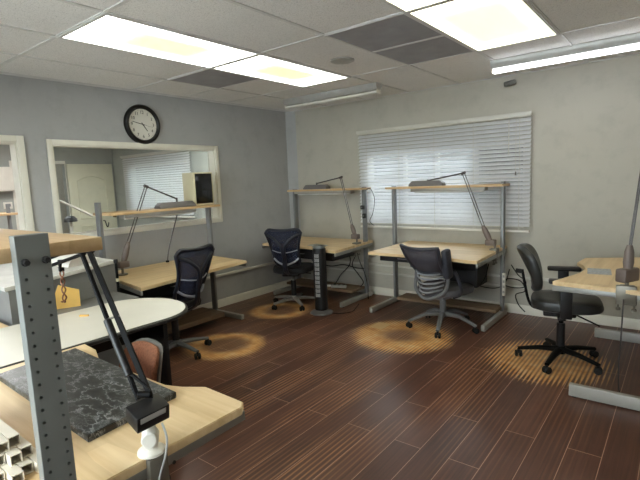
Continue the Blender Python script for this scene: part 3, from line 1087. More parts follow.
def lamp(label, base, knuckle, shroud_top, elbow, joint, head, head_ang, head_len, clamp_dir, group='grey swing-arm bench lamps', on_edge=True, gap=0.014, kw=0.05):
    base = Vector(base)
    t = thing('swing_arm_lamp', label, 'lamp', base, 0, group)
    P = lambda v: Vector(v) - base
    k, s, e, j, hd = P(knuckle), P(shroud_top), P(elbow), P(joint), P(head)
    cdv = Vector(clamp_dir).normalized()
    an = math.atan2(cdv.y, cdv.x)
    cm = T(0, 0, 0, an)
    bm = B()
    if on_edge:
        box(bm, -0.045, 0.022, -0.04, 0.04, 0.0005, 0.016, 0.004, cm)
        box(bm, 0.008, 0.030, -0.055, 0.055, -0.092, 0.022, 0.006, cm)
        box(bm, -0.035, 0.022, -0.055, 0.055, -0.102, -0.086, 0.004, cm)
    else:
        cyl(bm, (0, 0, 0.0005), (0, 0, 0.014), 0.045, 20, 0.004)
    cyl(bm, (0, 0, 0.01), (0, 0, k.z - 0.02), 0.012, 12)
    c_ = obj('clamp', bm, M['zinc'], t)
    if on_edge:
        for yy in (-0.042, 0.042):
            bm = B(); cyl(bm, cm @ Vector((0.0, yy, -0.135)), cm @ Vector((0.0, yy, -0.08)), 0.006, 8); cyl(bm, cm @ Vector((0, yy, -0.142)), cm @ Vector((0, yy, -0.125)), 0.014, 10, 0.003); obj('thumbscrew', bm, M['zinc'], c_)
    ax = perp(s - k)
    bm = B()
    box(bm, -kw, kw, -0.034, 0.034, -0.6 * kw, 0.6 * kw, 0.011, Matrix.Translation(k) @ frame_from((0, 0, 1), e - k if abs((e - k).x) + abs((e - k).y) > 0.05 else (0.785, 0.62, 0)))
    obj('knuckle', bm, M['taupe'], t)
    d = (s - k); L = d.length
    bm = B(); lathe(bm, [(0, 0.0), (0.022, 0.01), (0.030, L * 0.4), (0.027, L * 0.75), (0.016, L * 0.97), (0, L)], Matrix.Translation(k) @ frame_from(d), 16)
    obj('shroud', bm, M['taupe'], t)
    hz_ = Vector((j.x - e.x, j.y - e.y, 0))
    q_ = (e - s).normalized()
    off = (hz_ - q_ * hz_.dot(q_)).normalized() * gap
    lo = s - (s - k).normalized() * 0.05
    for q in (-1, 1):
        bm = B(); cyl(bm, lo + off * q, e + off * q, 0.0048, 8); obj('lower_arm', bm, M['rod'], t)
    bm = B(); cyl(bm, e - off * 1.8, e + off * 1.8, 0.015, 12, 0.003); obj('elbow', bm, M['rod'], t)
    bm = B(); tube(bm, [e, j], 0.008, 8); obj('upper_arm', bm, M['rod'], t)
    bm = B(); cyl(bm, j + Vector((0, 0, 0.012)), Vector((j.x, j.y, hd.z + 0.03)), 0.010, 10, 0.002); obj('head_joint', bm, M['rod'], t)
    bm = B()
    hl = head_len / 2
    prof = [(-0.060, 0), (-0.060, 0.022), (-0.04, 0.058), (0.04, 0.058), (0.060, 0.022), (0.060, 0)]
    hm = T(hd.x, hd.y, hd.z, head_ang)
    rings = []
    for (xx, sc) in ((-hl, 0.55), (-hl + 0.035, 1.0), (hl - 0.035, 1.0), (hl, 0.55)):
        rings.append([bm.verts.new(hm @ Vector((xx, p[0] * (0.75 + 0.25 * sc), p[1] * sc))) for p in prof])
    for A, C in zip(rings, rings[1:]):
        for i in range(6):
            bm.faces.new((A[i], A[(i + 1) % 6], C[(i + 1) % 6], C[i]))
    bm.faces.new(rings[0]); bm.faces.new(rings[-1])
    obj('lamp_head', bm, M['lampgrey'], t)
    return t


lamp('grey swing-arm lamp clamped to the window bench, its head lying on that bench\'s shelf', (3.01, -0.42, 0.74), (2.965, -0.41, 0.815), (2.88, -0.40, 0.985), (2.68, -0.40, 1.52), (2.22, -0.26, 1.455), (2.20, -0.24, 1.396), 0.0, 0.40, (1, 0.05, 0))
lamp('grey swing-arm lamp clamped to the corner bench, its head lying on that bench\'s shelf', (1.355, -0.42, 0.72), (1.33, -0.41, 0.81), (1.27, -0.40, 0.96), (1.135, -0.40, 1.535), (0.64, -0.26, 1.47), (0.62, -0.24, 1.396), 0.0, 0.38, (1, 0, 0))
lamp('grey swing-arm lamp under the inner window, head on the shelf beside the black screen', (0.35, -2.885, 0.70), (0.35, -2.875, 0.80), (0.345, -2.80, 1.01), (0.34, -2.56, 1.52), (0.29, -2.19, 1.38), (0.28, -2.20, 1.291), PI / 2, 0.44, (0, -1, 0), on_edge=False)
lamp('tall grey swing-arm lamp clamped to the near edge of the bench facing the black armchair', (4.225, -1.725, 0.76), (4.225, -1.715, 0.845), (4.23, -1.70, 1.035), (4.275, -1.62, 1.56), (4.62, -1.35, 1.48), (4.66, -1.20, 1.396), PI / 2, 0.42, (0.0, -1, 0), gap=0.006, kw=0.07)

# black near lamp
bs = Vector((3.292, -4.430, 0.74))
t = thing('swing_arm_lamp', 'black swing-arm lamp on a white swivel base beside the marble slab', 'lamp', bs)
P = lambda v: Vector(v) - bs
b = B(); lathe(b, [(0, 0.0005), (0.039, 0.0005), (0.039, 0.008), (0.032, 0.014), (0.018, 0.018), (0, 0.018)], None, 28); obj('base', b, M['white'], t, 'round white base plate')
b = B(); lathe(b, [(0, 0), (0.018, 0.002), (0.024, 0.03), (0.022, 0.055), (0.013, 0.075), (0, 0.078)], T(0, 0, 0.012), 20); cyl(b, (-0.02, 0.016, 0.047), (0.02, -0.016, 0.047), 0.023, 20, 0.004); obj('swivel', b, M['white'], t, 'white swivel knuckle')
b = B(); cyl(b, (0, 0, 0.075), (0.003, 0.006, 0.105), 0.011, 12); obj('stem', b, M['blackm'], t)
bx = P((3.292, -4.430, 0.862))
dv = Vector((0.10, 0.98, 0.14)).normalized()
b = B(); box(b, -0.050, 0.050, -0.034, 0.034, -0.026, 0.026, 0.004, Matrix.Translation(bx) @ frame_from((0.28, -0.10, 1), dv)); bxo = obj('transformer_box', b, M['black'], t)
b = B(); box(b, -0.040, 0.036, -0.0355, -0.0335, 0.004, 0.021, 0.0, Matrix.Translation(bx) @ frame_from((0.28, -0.10, 1), dv)); obj('rating_label', b, M['galv'], bxo, 'plain silver label')
piv = bx + Vector((-0.03, 0.012, 0.042))
elb = P((2.975, -4.415, 1.318))
b = B(); cyl(b, piv + Vector((-0.016, -0.012, 0)), piv + Vector((0.016, 0.012, 0)), 0.010, 14, 0.002); obj('pivot', b, M['blackm'], t)
av = Vector((0.78, 0.62, 0)).normalized()
ax_ = (elb - piv).normalized()
for q, rr_ in ((-1, 0.0078), (1, 0.0098)):
    o_ = av * 0.024 * q
    b = B(); cyl(b, piv + o_ * 0.8 - Vector((0, 0, 0.015)), elb + o_ * 0.55, rr_, 4 if q > 0 else 8); obj('lower_arm', b, M['blackm'], t)
b = B(); cyl(b, piv + ax_ * 0.06 - av * 0.022, piv + ax_ * 0.25 - av * 0.020, 0.0115, 12, 0.003); obj('spring_cover', b, M['black'], t)
for f in (0.33,):
    b = B(); cyl(b, piv + ax_ * 0.25 - av * 0.022, piv + ax_ * 0.26 + av * 0.022, 0.0035, 8); obj('cross_pin', b, M['zinc'], t)
b = B(); cyl(b, piv + ax_ * 0.02 + av * 0.018, piv + ax_ * 0.075 - av * 0.02, 0.005, 8); obj('strut', b, M['blackm'], t)
b = B(); cyl(b, elb - av * 0.03, elb + av * 0.03, 0.014, 12, 0.002); obj('elbow', b, M['blackm'], t)
jn = P((2.66, -4.42, 1.245))
for q in (-1, 1):
    o_ = Vector((0, 0, 0.014 * q))
    b = B(); cyl(b, elb + o_, jn + o_, 0.006, 8); obj('upper_arm', b, M['blackm'], t)
b = B()
hm = Matrix.Translation(P((2.60, -4.36, 1.268))) @ Matrix.Rotation(R(4), 4, 'Z') @ Matrix.Rotation(R(9), 4, 'Y')
rings = []
for xx in (-0.19, -0.16, 0.16, 0.19):
    sc = 0.7 if abs(xx) > 0.17 else 1
    rings.append([b.verts.new(hm @ Vector((xx, 0.065 * math.cos(a) * sc, 0.055 * math.sin(a) * sc))) for a in [PI * k / 8 for k in range(9)]])
for A, C in zip(rings, rings[1:]):
    for i in range(8):
        b.faces.new((A[i], A[i + 1], C[i + 1], C[i]))
b.faces.new(rings[0]); b.faces.new(rings[-1])
obj('lamp_head', b, M['white'], t, 'white trough-shaped shade')
b = B(); cyl(b, hm @ Vector((-0.14, -0.03, 0.004)), hm @ Vector((0.14, -0.03, 0.004)), 0.012, 12, 0.002); obj('tube', b, M['tube_off'], t)
b = B(); box(b, -0.007, 0.007, -0.008, 0.008, -0.03, 0.012, 0.002, Matrix.Translation(P((2.765, -4.405, 1.255)))); obj('clip', b, M['blackm'], t)
b = B(); tube(b, smoothpts([bx + Vector((0.035, 0.02, -0.03)), bx + Vector((0.050, 0.022, -0.075)), bx + Vector((0.050, 0.012, -0.125)), bx + Vector((0.042, -0.006, -0.18)), bx + Vector((0.045, -0.03, -0.26))], 6), 0.0033, 8); obj('power_cord', b, M['galv'], t, 'white cord')
b = B(); box(b, 0.012, 0.036, -0.03, 0.03, -0.10, -0.0015, 0.004); cyl(b, (0.0, 0.0, -0.12), (0.0, 0.0, -0.075), 0.012, 10); box(b, -0.02, 0.03, -0.025, 0.025, -0.085, -0.07, 0.003); obj('clamp', b, M['zinc'], t)

# twisted copper wire hanging from the near lamp
b = B()
w0 = Vector((2.765, -4.405, 1.228))
for q in (0, 1):
    pts = []
    for k in range(28):
        a = k / 27
        ph = a * 14 + q * PI
        pts.append(w0 + Vector((0.006 * math.cos(ph) - 0.03 * max(0, a - 0.75) * 2, 0.006 * math.sin(ph), -0.13 * min(a, 0.9) + (0.0 if a < 0.9 else (a - 0.9) * 0.05))))
    tube(b, pts, 0.0026, 5)
tag(obj('copper_wire', b, M['copper']), 'twisted copper wire hanging from the black lamp behind the perforated post', 'wire')

# gooseneck rod behind the inner-window bench
t = thing('gooseneck_rod', 'thin dark gooseneck rod standing on the bench under the inner window', 'gooseneck', (0.12, -2.25, 0.70))
b = B(); tube(b, smoothpts([(0, 0, 0.01), (0.005, 0.03, 0.15), (0.015, 0.11, 0.38), (0.02, 0.17, 0.54)], 6), 0.0065, 8); obj('stem', b, M['rod'], t)
b = B(); cyl(b, (0, 0, 0.0005), (0, 0, 0.02), 0.018, 14, 0.003); obj('base', b, M['blackm'], t)

# black fronted box on the shelf of the inner-window bench
t = thing('display_case', 'upright cream box with glossy black front on the shelf under the inner window', 'box', (0.19, -1.83, 1.2905), 0)
b = B(); box(b, -0.10, 0.10, -0.13, 0.13, 0, 0.36, 0.006); obj('body', b, M['cream'], t)
b = B(); box(b, 0.1005, 0.106, -0.112, 0.112, 0.02, 0.345, 0.003); obj('front_panel', b, M['screen'], t)


# ------------------------------------------------------------------ chairs
def caster_parts(leg, end, ang):
    bm = B()
    for s in (-1, 1):
        cyl(bm, end + Vector((-math.sin(ang), math.cos(ang), 0)) * 0.006 * s + Vector((0, 0, 0.027)), end + Vector((-math.sin(ang), math.cos(ang), 0)) * 0.026 * s + Vector((0, 0, 0.027)), 0.027, 16, 0.004)
    cyl(bm, end + Vector((0, 0, 0.03)), end + Vector((0, 0, 0.066)), 0.011, 10)
    obj('caster', bm, M['rubber'], leg)


def star_base(t, rad, a0, material, hub=0.095):
    bm = B(); lathe(bm, [(0, hub - 0.03), (0.042, hub - 0.03), (0.045, hub + 0.01), (0.034, hub + 0.03), (0, hub + 0.03)], None, 20); obj('hub', bm, material, t)
    for k in range(5):
        a = a0 + k * 2 * PI / 5
        c, s = math.cos(a), math.sin(a)
        bm = B()
        tube(bm, [(c * 0.03, s * 0.03, hub), (c * rad * 0.5, s * rad * 0.5, hub - 0.005), (c * rad, s * rad, 0.07)], [0.032, 0.025, 0.018], 8, flat=0.75)
        lg = obj('leg', bm, material, t)
        caster_parts(lg, Vector((c * (rad - 0.005), s * (rad - 0.005), 0)), a + 0.9 * k)


def column(t, z0, z1, m1, m2):
    bm = B(); cyl(bm, (0, 0, z0), (0, 0, z0 + (z1 - z0) * 0.7), 0.031, 16, 0.003); obj('column_cover', bm, m1, t)
    bm = B(); cyl(bm, (0, 0, z0 + (z1 - z0) * 0.7), (0, 0, z1), 0.018, 14); obj('gas_lift', bm, m2, t)


def cushion(bm, w_, d_, z0, z1, yc=0.0, seg=10, edge=0.05, taper=0.9, dish=0.012):
    """soft seat: superellipse outline, domed edges"""
    N = 36
    lay = [(z0, 0.86), (z0 + 0.012, 0.97), ((z0 + z1) / 2, 1.0), (z1 - 0.015, 0.97), (z1 - 0.002, 0.86), (z1 - dish * 0.4, 0.55), (z1 - dish, 0.0)]
    rings = []
    for (z, s) in lay:
        if s == 0:
            rings.append([bm.verts.new((0, yc, z))]); continue
        ring = []
        for k in range(N):
            a = 2 * PI * k / N
            c, q = math.cos(a), math.sin(a)
            x = math.copysign(abs(c) ** 0.55, c) * w_ / 2 * s
            y = math.copysign(abs(q) ** 0.6, q) * d_ / 2 * s
            x *= 1 - (1 - taper) * (0.5 - y / d_) if y < 0 else 1
            ring.append(bm.verts.new((x, yc + y, z + (-0.018 * max(0, y / (d_ / 2)) ** 3 if z > z0 + 0.02 else 0))))
        rings.append(ring)
    bm.faces.new(list(reversed(rings[0])))
    for A, C in zip(rings, rings[1:]):
        for k in range(N):
            k2 = (k + 1) % N
            if len(C) == 1:
                bm.faces.new((A[k], A[k2], C[0]))
            else:
                bm.faces.new((A[k], A[k2], C[k2], C[k]))
    return bm


def back_grid(z0, z1, wfun, yfun, nz=14, nx=12, topfun=None):
    g = []
    for i in range(nz + 1):
        v = i / nz
        row = []
        for k in range(nx + 1):
            u = k / nx * 2 - 1
            z = z0 + (z1 - z0) * v
            if topfun:
                z += topfun(u) * v ** 3
            x = u * wfun(v)
            row.append(Vector((x, yfun(v, u), z)))
        g.append(row)
    return g


def grid_mesh(bm, g, th=0.004):
    nz, nx = len(g), len(g[0])
    A = [[bm.verts.new(p) for p in row] for row in g]
    C = [[bm.verts.new(p + Vector((0, th, 0))) for p in row] for row in g]
    for i in range(nz - 1):
        for k in range(nx - 1):
            bm.faces.new((A[i][k], A[i][k + 1], A[i + 1][k + 1], A[i + 1][k]))
            bm.faces.new((C[i][k], C[i + 1][k], C[i + 1][k + 1], C[i][k + 1]))
    return bm


def border(g):
    nz, nx = len(g), len(g[0])
    return [g[0][k] for k in range(nx)] + [g[i][-1] for i in range(1, nz)] + [g[-1][k] for k in range(nx - 2, -1, -1)] + [g[i][0] for i in range(nz - 2, 0, -1)]


def navy_chair(label, loc, f_deg, a0, basemat, seat_z=0.47, sh=0.0):
    t = thing('mesh_office_chair', label, 'chair', loc, R(f_deg - 90), 'office chairs')
    star_base(t, 0.30, a0, basemat)
    column(t, 0.11, seat_z - 0.07, M['black'], M['steel_d'])
    bm = B(); box(bm, -0.10, 0.10, -0.14, 0.10, seat_z - 0.085, seat_z - 0.045, 0.012); cyl(bm, (0.09, 0.02, seat_z - 0.065), (0.22, 0.02, seat_z - 0.075), 0.006, 8); obj('mechanism', bm, M['black'], t)
    bm = B(); cushion(bm, 0.50, 0.47, seat_z - 0.05, seat_z + 0.035, 0.03); obj('seat', bm, M['chblk'], t)

    def wf(v):
        return 0.155 + 0.055 * v ** 1.5 - 0.015 * math.sin(PI * v) - 0.03 * max(0, 0.12 - v) / 0.12

    def yf(v, u):
        return -0.235 - 0.11 * v + 0.045 * math.sin(PI * v * 0.9) * -1 + 0.06 * u * u * (0.6 + 0.4 * (1 - v)) - 0.05 * max(0, v - 0.8)
    g = back_grid(seat_z + 0.06, 0.945 + sh, wf, yf, nx=20, topfun=lambda u: 0.022 * u * u - 0.055 * max(0, (abs(u) - 0.72) / 0.28) ** 2)
    bm = B(); grid_mesh(bm, g); obj('mesh_back', bm, M['navy'], t)
    bm = B(); tube(bm, border(g), 0.0165, 8, closed=True); obj('back_frame', bm, M['navyf'], t)
    # Y spine behind the mesh
    zc = seat_z
    def onb(v, u, off=-0.03):
        return Vector((u * wf(v), yf(v, u) + off, seat_z + 0.06 + (0.945 + sh - seat_z - 0.06) * v))
    bm = B()
    for s in (-1, 1):
        tube(bm, smoothpts([(0, -0.18, seat_z - 0.05), (0.012 * s, -0.30, seat_z + 0.02), onb(0.28, 0.06 * s, -0.045), onb(0.58, 0.14 * s, -0.04), onb(0.78, 0.55 * s, -0.03), onb(0.88, 0.96 * s, -0.005)], 5), 0.017, 8, flat=0.7)
    obj('spine', bm, M['navyf'], t)
    bm = B(); tube(bm, smoothpts([onb(0.22, -0.98, -0.012), onb(0.12, -0.6, -0.03), onb(0.06, 0, -0.04), onb(0.12, 0.6, -0.03), onb(0.22, 0.98, -0.012)], 6), 0.012, 8); obj('lumbar_bar', bm, M['chlight'], t, 'light grey lumbar bar')
    bm = B(); tube(bm, smoothpts([onb(0.46, -0.98, -0.008), onb(0.42, -0.5, -0.02), onb(0.40, 0, -0.022), onb(0.42, 0.5, -0.02), onb(0.46, 0.98, -0.008)], 6), 0.006, 6); obj('cross_band', bm, M['chlight'], t)
    return t


navy_chair('navy mesh-back swivel chair at the bench under the inner window', (0.895, -2.735, 0), 186, 0.85, M['chgrey'], sh=0.03)
navy_chair('navy mesh-back swivel chair at the corner bench beside the tower fan', (0.76, -0.95, 0), 116, -1.0, M['chsilver'], sh=0.02)

# grey mesh chair at the window bench
t = thing('mesh_office_chair', 'grey mesh-back swivel chair with slatted lower back at the window bench', 'chair', (2.64, -0.845, 0), R(-12), 'office chairs')
star_base(t, 0.34, -1.10, M['chgrey'], 0.145)
column(t, 0.16, 0.33, M['chgrey'], M['steel_d'])
b = B(); box(b, -0.11, 0.11, -0.15, 0.10, 0.315, 0.357, 0.012); obj('mechanism', b, M['chgrey'], t)
b = B(); cushion(b, 0.50, 0.48, 0.355, 0.44, 0.03); obj('seat', b, M['gseat'], t)


def wf(v):
    return 0.165 + 0.045 * v


def yf(v, u):
    return -0.265 - 0.17 * v - 0.02 * math.sin(PI * v) + 0.07 * u * u


g = back_grid(0.595, 0.845, wf, yf, topfun=lambda u: 0.012 * u * u)
b = B(); grid_mesh(b, g); obj('mesh_back', b, M['gmesh'], t)
b = B(); tube(b, border(g), 0.018, 8, closed=True); obj('back_frame', b, M['gframe'], t)
for k in range(5):
    z = 0.598 - 0.043 * k
    hw_ = 0.172 - 0.012 * k
    b = B(); tube(b, smoothpts([(-hw_, -0.175, z + 0.012), (-hw_ * 0.6, -0.262, z - 0.008), (0, -0.29, z - 0.018), (hw_ * 0.6, -0.262, z - 0.008), (hw_, -0.175, z + 0.012)], 6), 0.0085, 8); obj('back_slat', b, M['chlight'], t)
b = B()
tube(b, smoothpts([(-0.175, -0.175, 0.64), (-0.185, -0.18, 0.52), (-0.155, -0.22, 0.41), (0, -0.265, 0.345), (0.155, -0.22, 0.41), (0.185, -0.18, 0.52), (0.175, -0.175, 0.64)], 6), 0.017, 8)
tube(b, [(0, -0.262, 0.345), (0, -0.12, 0.335)], 0.03, 8, flat=0.6)
obj('back_support', b, M['chgrey'], t)
for s, fl in ((1, True), (-1, False)):
    b = B()
    if fl:
        tube(b, smoothpts([(0.16, -0.05, 0.34), (0.25, -0.06, 0.40), (0.25, -0.10, 0.52), (0.238, -0.15, 0.62)], 5), 0.016, 8)
        a_ = obj('armrest', b, M['gframe'], t)
        b = B(); box(b, -0.03, 0.03, -0.05, 0.05, -0.14, 0.14, 0.024, Matrix.Translation((0.215, -0.235, 0.70)) @ Matrix.Rotation(R(9), 4, 'X'), 3); obj('arm_pad', b, M['gframe'], a_, 'arm pad tipped upright')
    else:
        tube(b, smoothpts([(-0.16, -0.02, 0.34), (-0.26, -0.02, 0.40), (-0.275, -0.03, 0.50), (-0.27, -0.03, 0.60)], 5), 0.016, 8)
        a_ = obj('armrest', b, M['gframe'], t)
        b = B(); box(b, -0.035, 0.035, -0.12, 0.10, -0.015, 0.015, 0.012, Matrix.Translation((-0.27, -0.01, 0.61)), 3); obj('arm_pad', b, M['gframe'], a_)

# black task chair
t = thing('task_chair', 'black vinyl task chair with armrests at the bench by the right photo edge', 'chair', (3.76, -1.17, 0), R(-77), 'office chairs')
star_base(t, 0.31, R(48 + 77), M['blackm'], 0.10)
column(t, 0.12, 0.40, M['black'], M['blackm'])
b = B(); box(b, -0.10, 0.10, -0.13, 0.10, 0.385, 0.447, 0.012); obj('mechanism', b, M['black'], t)
b = B(); cyl(b, (-0.05, 0.0, 0.40), (-0.20, 0.12, 0.372), 0.006, 8); cyl(b, (0.05, 0.1, 0.40), (0.2, 0.24, 0.372), 0.006, 8); obj('lever', b, M['blackm'], t)
b = B(); cushion(b, 0.49, 0.50, 0.445, 0.535, 0.03, dish=0.015); obj('seat', b, M['leather'], t)


def cushion_back(bm, w_, h_, th, mx):
    N = 32
    lay = [(-th / 2, 0.86), (-th / 2 + 0.012, 0.97), (0, 1.0), (th / 2 - 0.014, 0.97), (th / 2, 0.84), (th / 2 + 0.006, 0.4)]
    rings = []
    for (y, s) in lay:
        ring = []
        for k in range(N):
            a = 2 * PI * k / N
            c, q = math.cos(a), math.sin(a)
            x = math.copysign(abs(c) ** 0.6, c) * w_ / 2 * s
            z = math.copysign(abs(q) ** 0.65, q) * h_ / 2 * s
            x *= 1.0 + 0.10 * z / h_
            y2 = y - 0.03 * (2 * z / h_) ** 2 * (1 if z > 0 else 0.2) + 0.05 * (2 * x / w_) ** 2
            ring.append(bm.verts.new(mx @ Vector((x, y2, z))))
        rings.append(ring)
    bm.faces.new(rings[0]); bm.faces.new(rings[-1])
    for A, C in zip(rings, rings[1:]):
        for k in range(N):
            bm.faces.new((A[k], A[(k + 1) % N], C[(k + 1) % N], C[k]))
    return bm


b = B(); cushion_back(b, 0.42, 0.38, 0.075, Matrix.Translation((0, -0.225, 0.755)) @ Matrix.Rotation(R(16), 4, 'X')); obj('backrest', b, M['leather'], t)
b = B(); tube(b, smoothpts([(0, -0.08, 0.43), (0, -0.19, 0.425), (0, -0.235, 0.48), (0, -0.262, 0.60), (0, -0.285, 0.73)], 6), 0.011, 8); obj('back_post', b, M['blackm'], t)
b = B(); cyl(b, (0, -0.285, 0.715), (0, -0.335, 0.72), 0.018, 12, 0.003); obj('knob', b, M['black'], t)
for s in (-1, 1):
    b = B(); box(b, s * 0.255 - 0.014, s * 0.255 + 0.014, -0.02, 0.06, 0.42, 0.688, 0.006); box(b, min(s * 0.12, s * 0.26), max(s * 0.12, s * 0.26), -0.035, 0.02, 0.405, 0.425, 0.004); a_ = obj('armrest', b, M['black'], t)
    b = B(); box(b, s * 0.255 - 0.042, s * 0.255 + 0.042, -0.10, 0.15, 0.685, 0.716, 0.013, None, 3); obj('arm_pad', b, M['black'], a_)

# rust upholstered chair at the near bench
t = thing('upholstered_chair', 'rust upholstered chair with grey back shell tucked at the nearest bench', 'chair', (2.25, -4.09, 0), R(-95 - 90), 'office chairs')
star_base(t, 0.28, 0.2, M['black'])
column(t, 0.11, 0.345, M['black'], M['steel_d'])
b = B(); cushion(b, 0.46, 0.44, 0.37, 0.44, 0.02); obj('seat', b, M['rust'], t)
b = B(); box(b, -0.1, 0.1, -0.12, 0.1, 0.34, 0.372, 0.01); obj('mechanism', b, M['black'], t)
b = B(); cushion_back(b, 0.37, 0.36, 0.05, Matrix.Translation((0, -0.235, 0.51)) @ Matrix.Rotation(R(8), 4, 'X')); obj('backrest', b, M['rust'], t)
b = B(); cushion_back(b, 0.385, 0.375, 0.022, Matrix.Translation((0, -0.262, 0.51)) @ Matrix.Rotation(R(8), 4, 'X')); obj('back_shell', b, M['rim'], t, 'grey plastic back shell')
b = B(); tube(b, smoothpts([(0, -0.08, 0.38), (0, -0.26, 0.39), (0, -0.30, 0.46), (0, -0.30, 0.50)], 5), 0.016, 8, flat=1.6); obj('back_post', b, M['black'], t)

# ------------------------------------------------------------------ tower fan
t = thing('tower_fan', 'black tower fan on a round grey base beside the corner bench chair', 'fan', (1.265, -1.055, 0), R(12))
b = B(); lathe(b, [(0, 0), (0.125, 0), (0.130, 0.008), (0.122, 0.022), (0.085, 0.034), (0.055, 0.045), (0, 0.045)], None, 36); obj('base', b, M['fanbase'], t)
b = B()
poly = []
for k in range(28):
    a = 2 * PI * k / 28
    c, s = math.cos(a), math.sin(a)
    poly.append((math.copysign(abs(c) ** 0.75, c) * 0.070, math.copysign(abs(s) ** 0.75, s) * 0.070))
prism(b, poly, 0.045, 0.755, 0.006)
obj('body', b, M['black'], t)
b = B(); prism(b, [(x * 1.03, y * 1.03) for x, y in poly], 0.7555, 0.785, 0.012); cap = obj('top_cap', b, M['steel_d'], t)
b = B(); box(b, 0.0, 0.05, -0.03, 0.03, 0.7852, 0.788, 0.001); obj('control_panel', b, M['black'], cap)
b = B()
for k in range(10):
    z = 0.205 + k * 0.05
    for q in range(5):
        zz = z + 0.008 * q
        box(b, -0.026, 0.026, -0.077, -0.069, zz, zz + 0.0042)
    box(b, -0.026, -0.022, -0.078, -0.069, z, z + 0.0405); box(b, 0.022, 0.026, -0.078, -0.069, z, z + 0.0405)
obj('grille', b, M['grille'], t)

# ------------------------------------------------------------------ oval-ended table, counter, small things on the left
t = thing('round_ended_table', 'off-white table with rounded end and dark edge between the benches', 'table', (1.77, -3.9, 0), 0)
pts = []
cxo, hwid = 0.0, 0.345
yend = 0.30
for k in range(25):
    a = PI * k / 24
    pts.append((hwid * math.cos(a), yend + 0.30 * math.sin(a)))
pts += [(-hwid, -0.80), (hwid, -0.80)]
b = B(); prism(b, pts, 0.712, 0.741, 0.002); top_ = obj('tabletop', b, M['oval'], t)
b = B()
ring = [(x * 1.012, y + (0.004 if y > 0.3 else 0)) for x, y in pts]
for k in range(24):
    pass
tube(b, [(x * 1.004, y, 0.7255) for x, y in pts[:25]], 0.0145, 6)
tube(b, [(hwid * 1.004, -0.80, 0.7255), (hwid * 1.004, yend, 0.7255)], 0.0145, 6); tube(b, [(-hwid * 1.004, yend, 0.7255), (-hwid * 1.004, -0.80, 0.7255)], 0.0145, 6)
obj('edge_band', b, M['edge'], t)
b = B(); box(b, -0.22, 0.20, 0.37, 0.40, 0.0, 0.711, 0.003); obj('panel_leg', b, M['black'], t)
b = B(); box(b, -0.22, 0.24, -0.70, -0.67, 0.0, 0.711, 0.003); obj('panel_leg', b, M['black'], t)
b = B(); box(b, -0.03, 0.03, -0.66, 0.35, 0.55, 0.70, 0.003); obj('modesty_rail', b, M['black'], t)
b = B(); box(b, -0.028, 0.028, -0.008, 0.008, 0, 0.010, 0.002, T(1.62, -3.84, 0.7412, R(35))); tag(obj('wooden_stick', b, M['yellow']), 'tiny yellow wooden stick lying on the off-white round-ended table', 'stick')

fl = [(0.97, -3.29), (1.17, -3.77), (1.30, -4.12)]
t = thing('counter_cabinet', 'grey counter cabinet with raised white top behind the round-ended table', 'cabinet', (0.6, -3.75, 0), 0)
o0 = Vector((0.6, -3.75, 0))
lo = lambda p: (p[0] - 0.6, p[1] + 3.75)
b = B(); prism(b, [lo(p) for p in [(0.10, -3.24), (0.95, -3.27), (1.16, -3.77), (1.29, -4.12), (0.10, -4.12)]], 0.0, 0.925, 0.003); obj('body', b, M['hutch'], t)
b = B(); prism(b, [lo(p) for p in [(0.08, -3.22), (0.965, -3.27), (1.19, -3.76), (1.33, -4.15), (0.08, -4.15)]], 0.926, 0.952, 0.003); obj('raised_top', b, M['hutch_t'], t, 'white glossy raised top')
b = B(); prism(b, [lo(p) for p in [(1.005, -3.33), (1.395, -3.34), (1.405, -4.06), (1.285, -4.06)]], 0.69, 0.722, 0.002); obj('counter_top', b, M['counter'], t, 'grey lower counter top')
b = B(); prism(b, [lo(p) for p in [(1.0, -3.36), (1.36, -3.38), (1.38, -4.03), (1.30, -4.03)]], 0.0, 0.689, 0.002); obj('counter_base', b, M['hutch'], t)
b = B()
for f in (0.30, 0.42):
    q = Vector(fl[0]).lerp(Vector(fl[1]), f)
    box(b, -0.004, 0.004, -0.006, 0.006, 0.725, 0.92, 0, T(q.x - 0.6 - 0.012, q.y + 3.75, 0, R(-23)))
obj('panel_seam', b, M['steel_d'], t)
b = B(); box(b, -0.30, 0.30, -0.22, 0.22, 0.705, 0.735, 0.003, T(1.10, -4.39, 0, 0)); lb = obj('tabletop', b, M['maple'], None)
lb.name = 'side_table_top'
t2 = thing('side_table', 'small maple-topped side table behind the perforated post', 'table', (1.10, -4.39, 0), 0)
lb.parent = t2; lb.name = 'tabletop'
lb.data.transform(Matrix.Translation((-1.10, 4.39, 0)))
for sx in (-1, 1):
    for sy in (-1, 1):
        b = B(); box(b, sx * 0.26 - 0.015, sx * 0.26 + 0.015, sy * 0.18 - 0.015, sy * 0.18 + 0.015, 0, 0.705, 0.002); obj('leg', b, M['steel'], t2)
# yellow card leaning on the cabinet face
q = Vector(fl[0]).lerp(Vector(fl[1]), 0.98)
b = B(); prism(b, [(-0.10, 0), (0.09, 0.0), (0.02, 0.17), (-0.10, 0.12)], -0.002, 0.002, 0, T(1.215, -3.785, 0.7225, R(-113)) @ Matrix.Rotation(R(80), 4, 'X'))
tag(obj('yellow_card', b, M['yellow']), 'yellow card leaning against the grey cabinet behind the perforated post', 'card')
# black rod with cream band
t = thing('cable_rod', 'thin black rod with a cream band standing at the grey cabinet corner', 'rod', (1.022, -3.295, 0.0))
b = B(); cyl(b, (0, 0, 0.0), (0, 0, 0.955), 0.011, 10); obj('pole', b, M['blackm'], t)
b = B(); cyl(b, (0, 0, 0.79), (0, 0, 0.815), 0.0125, 10); obj('band', b, M['cream'], t, 'cream band')
b = B(); cyl(b, (0, 0, 0.935), (0, 0, 0.965), 0.016, 10, 0.003); obj('tip', b, M['black'], t)

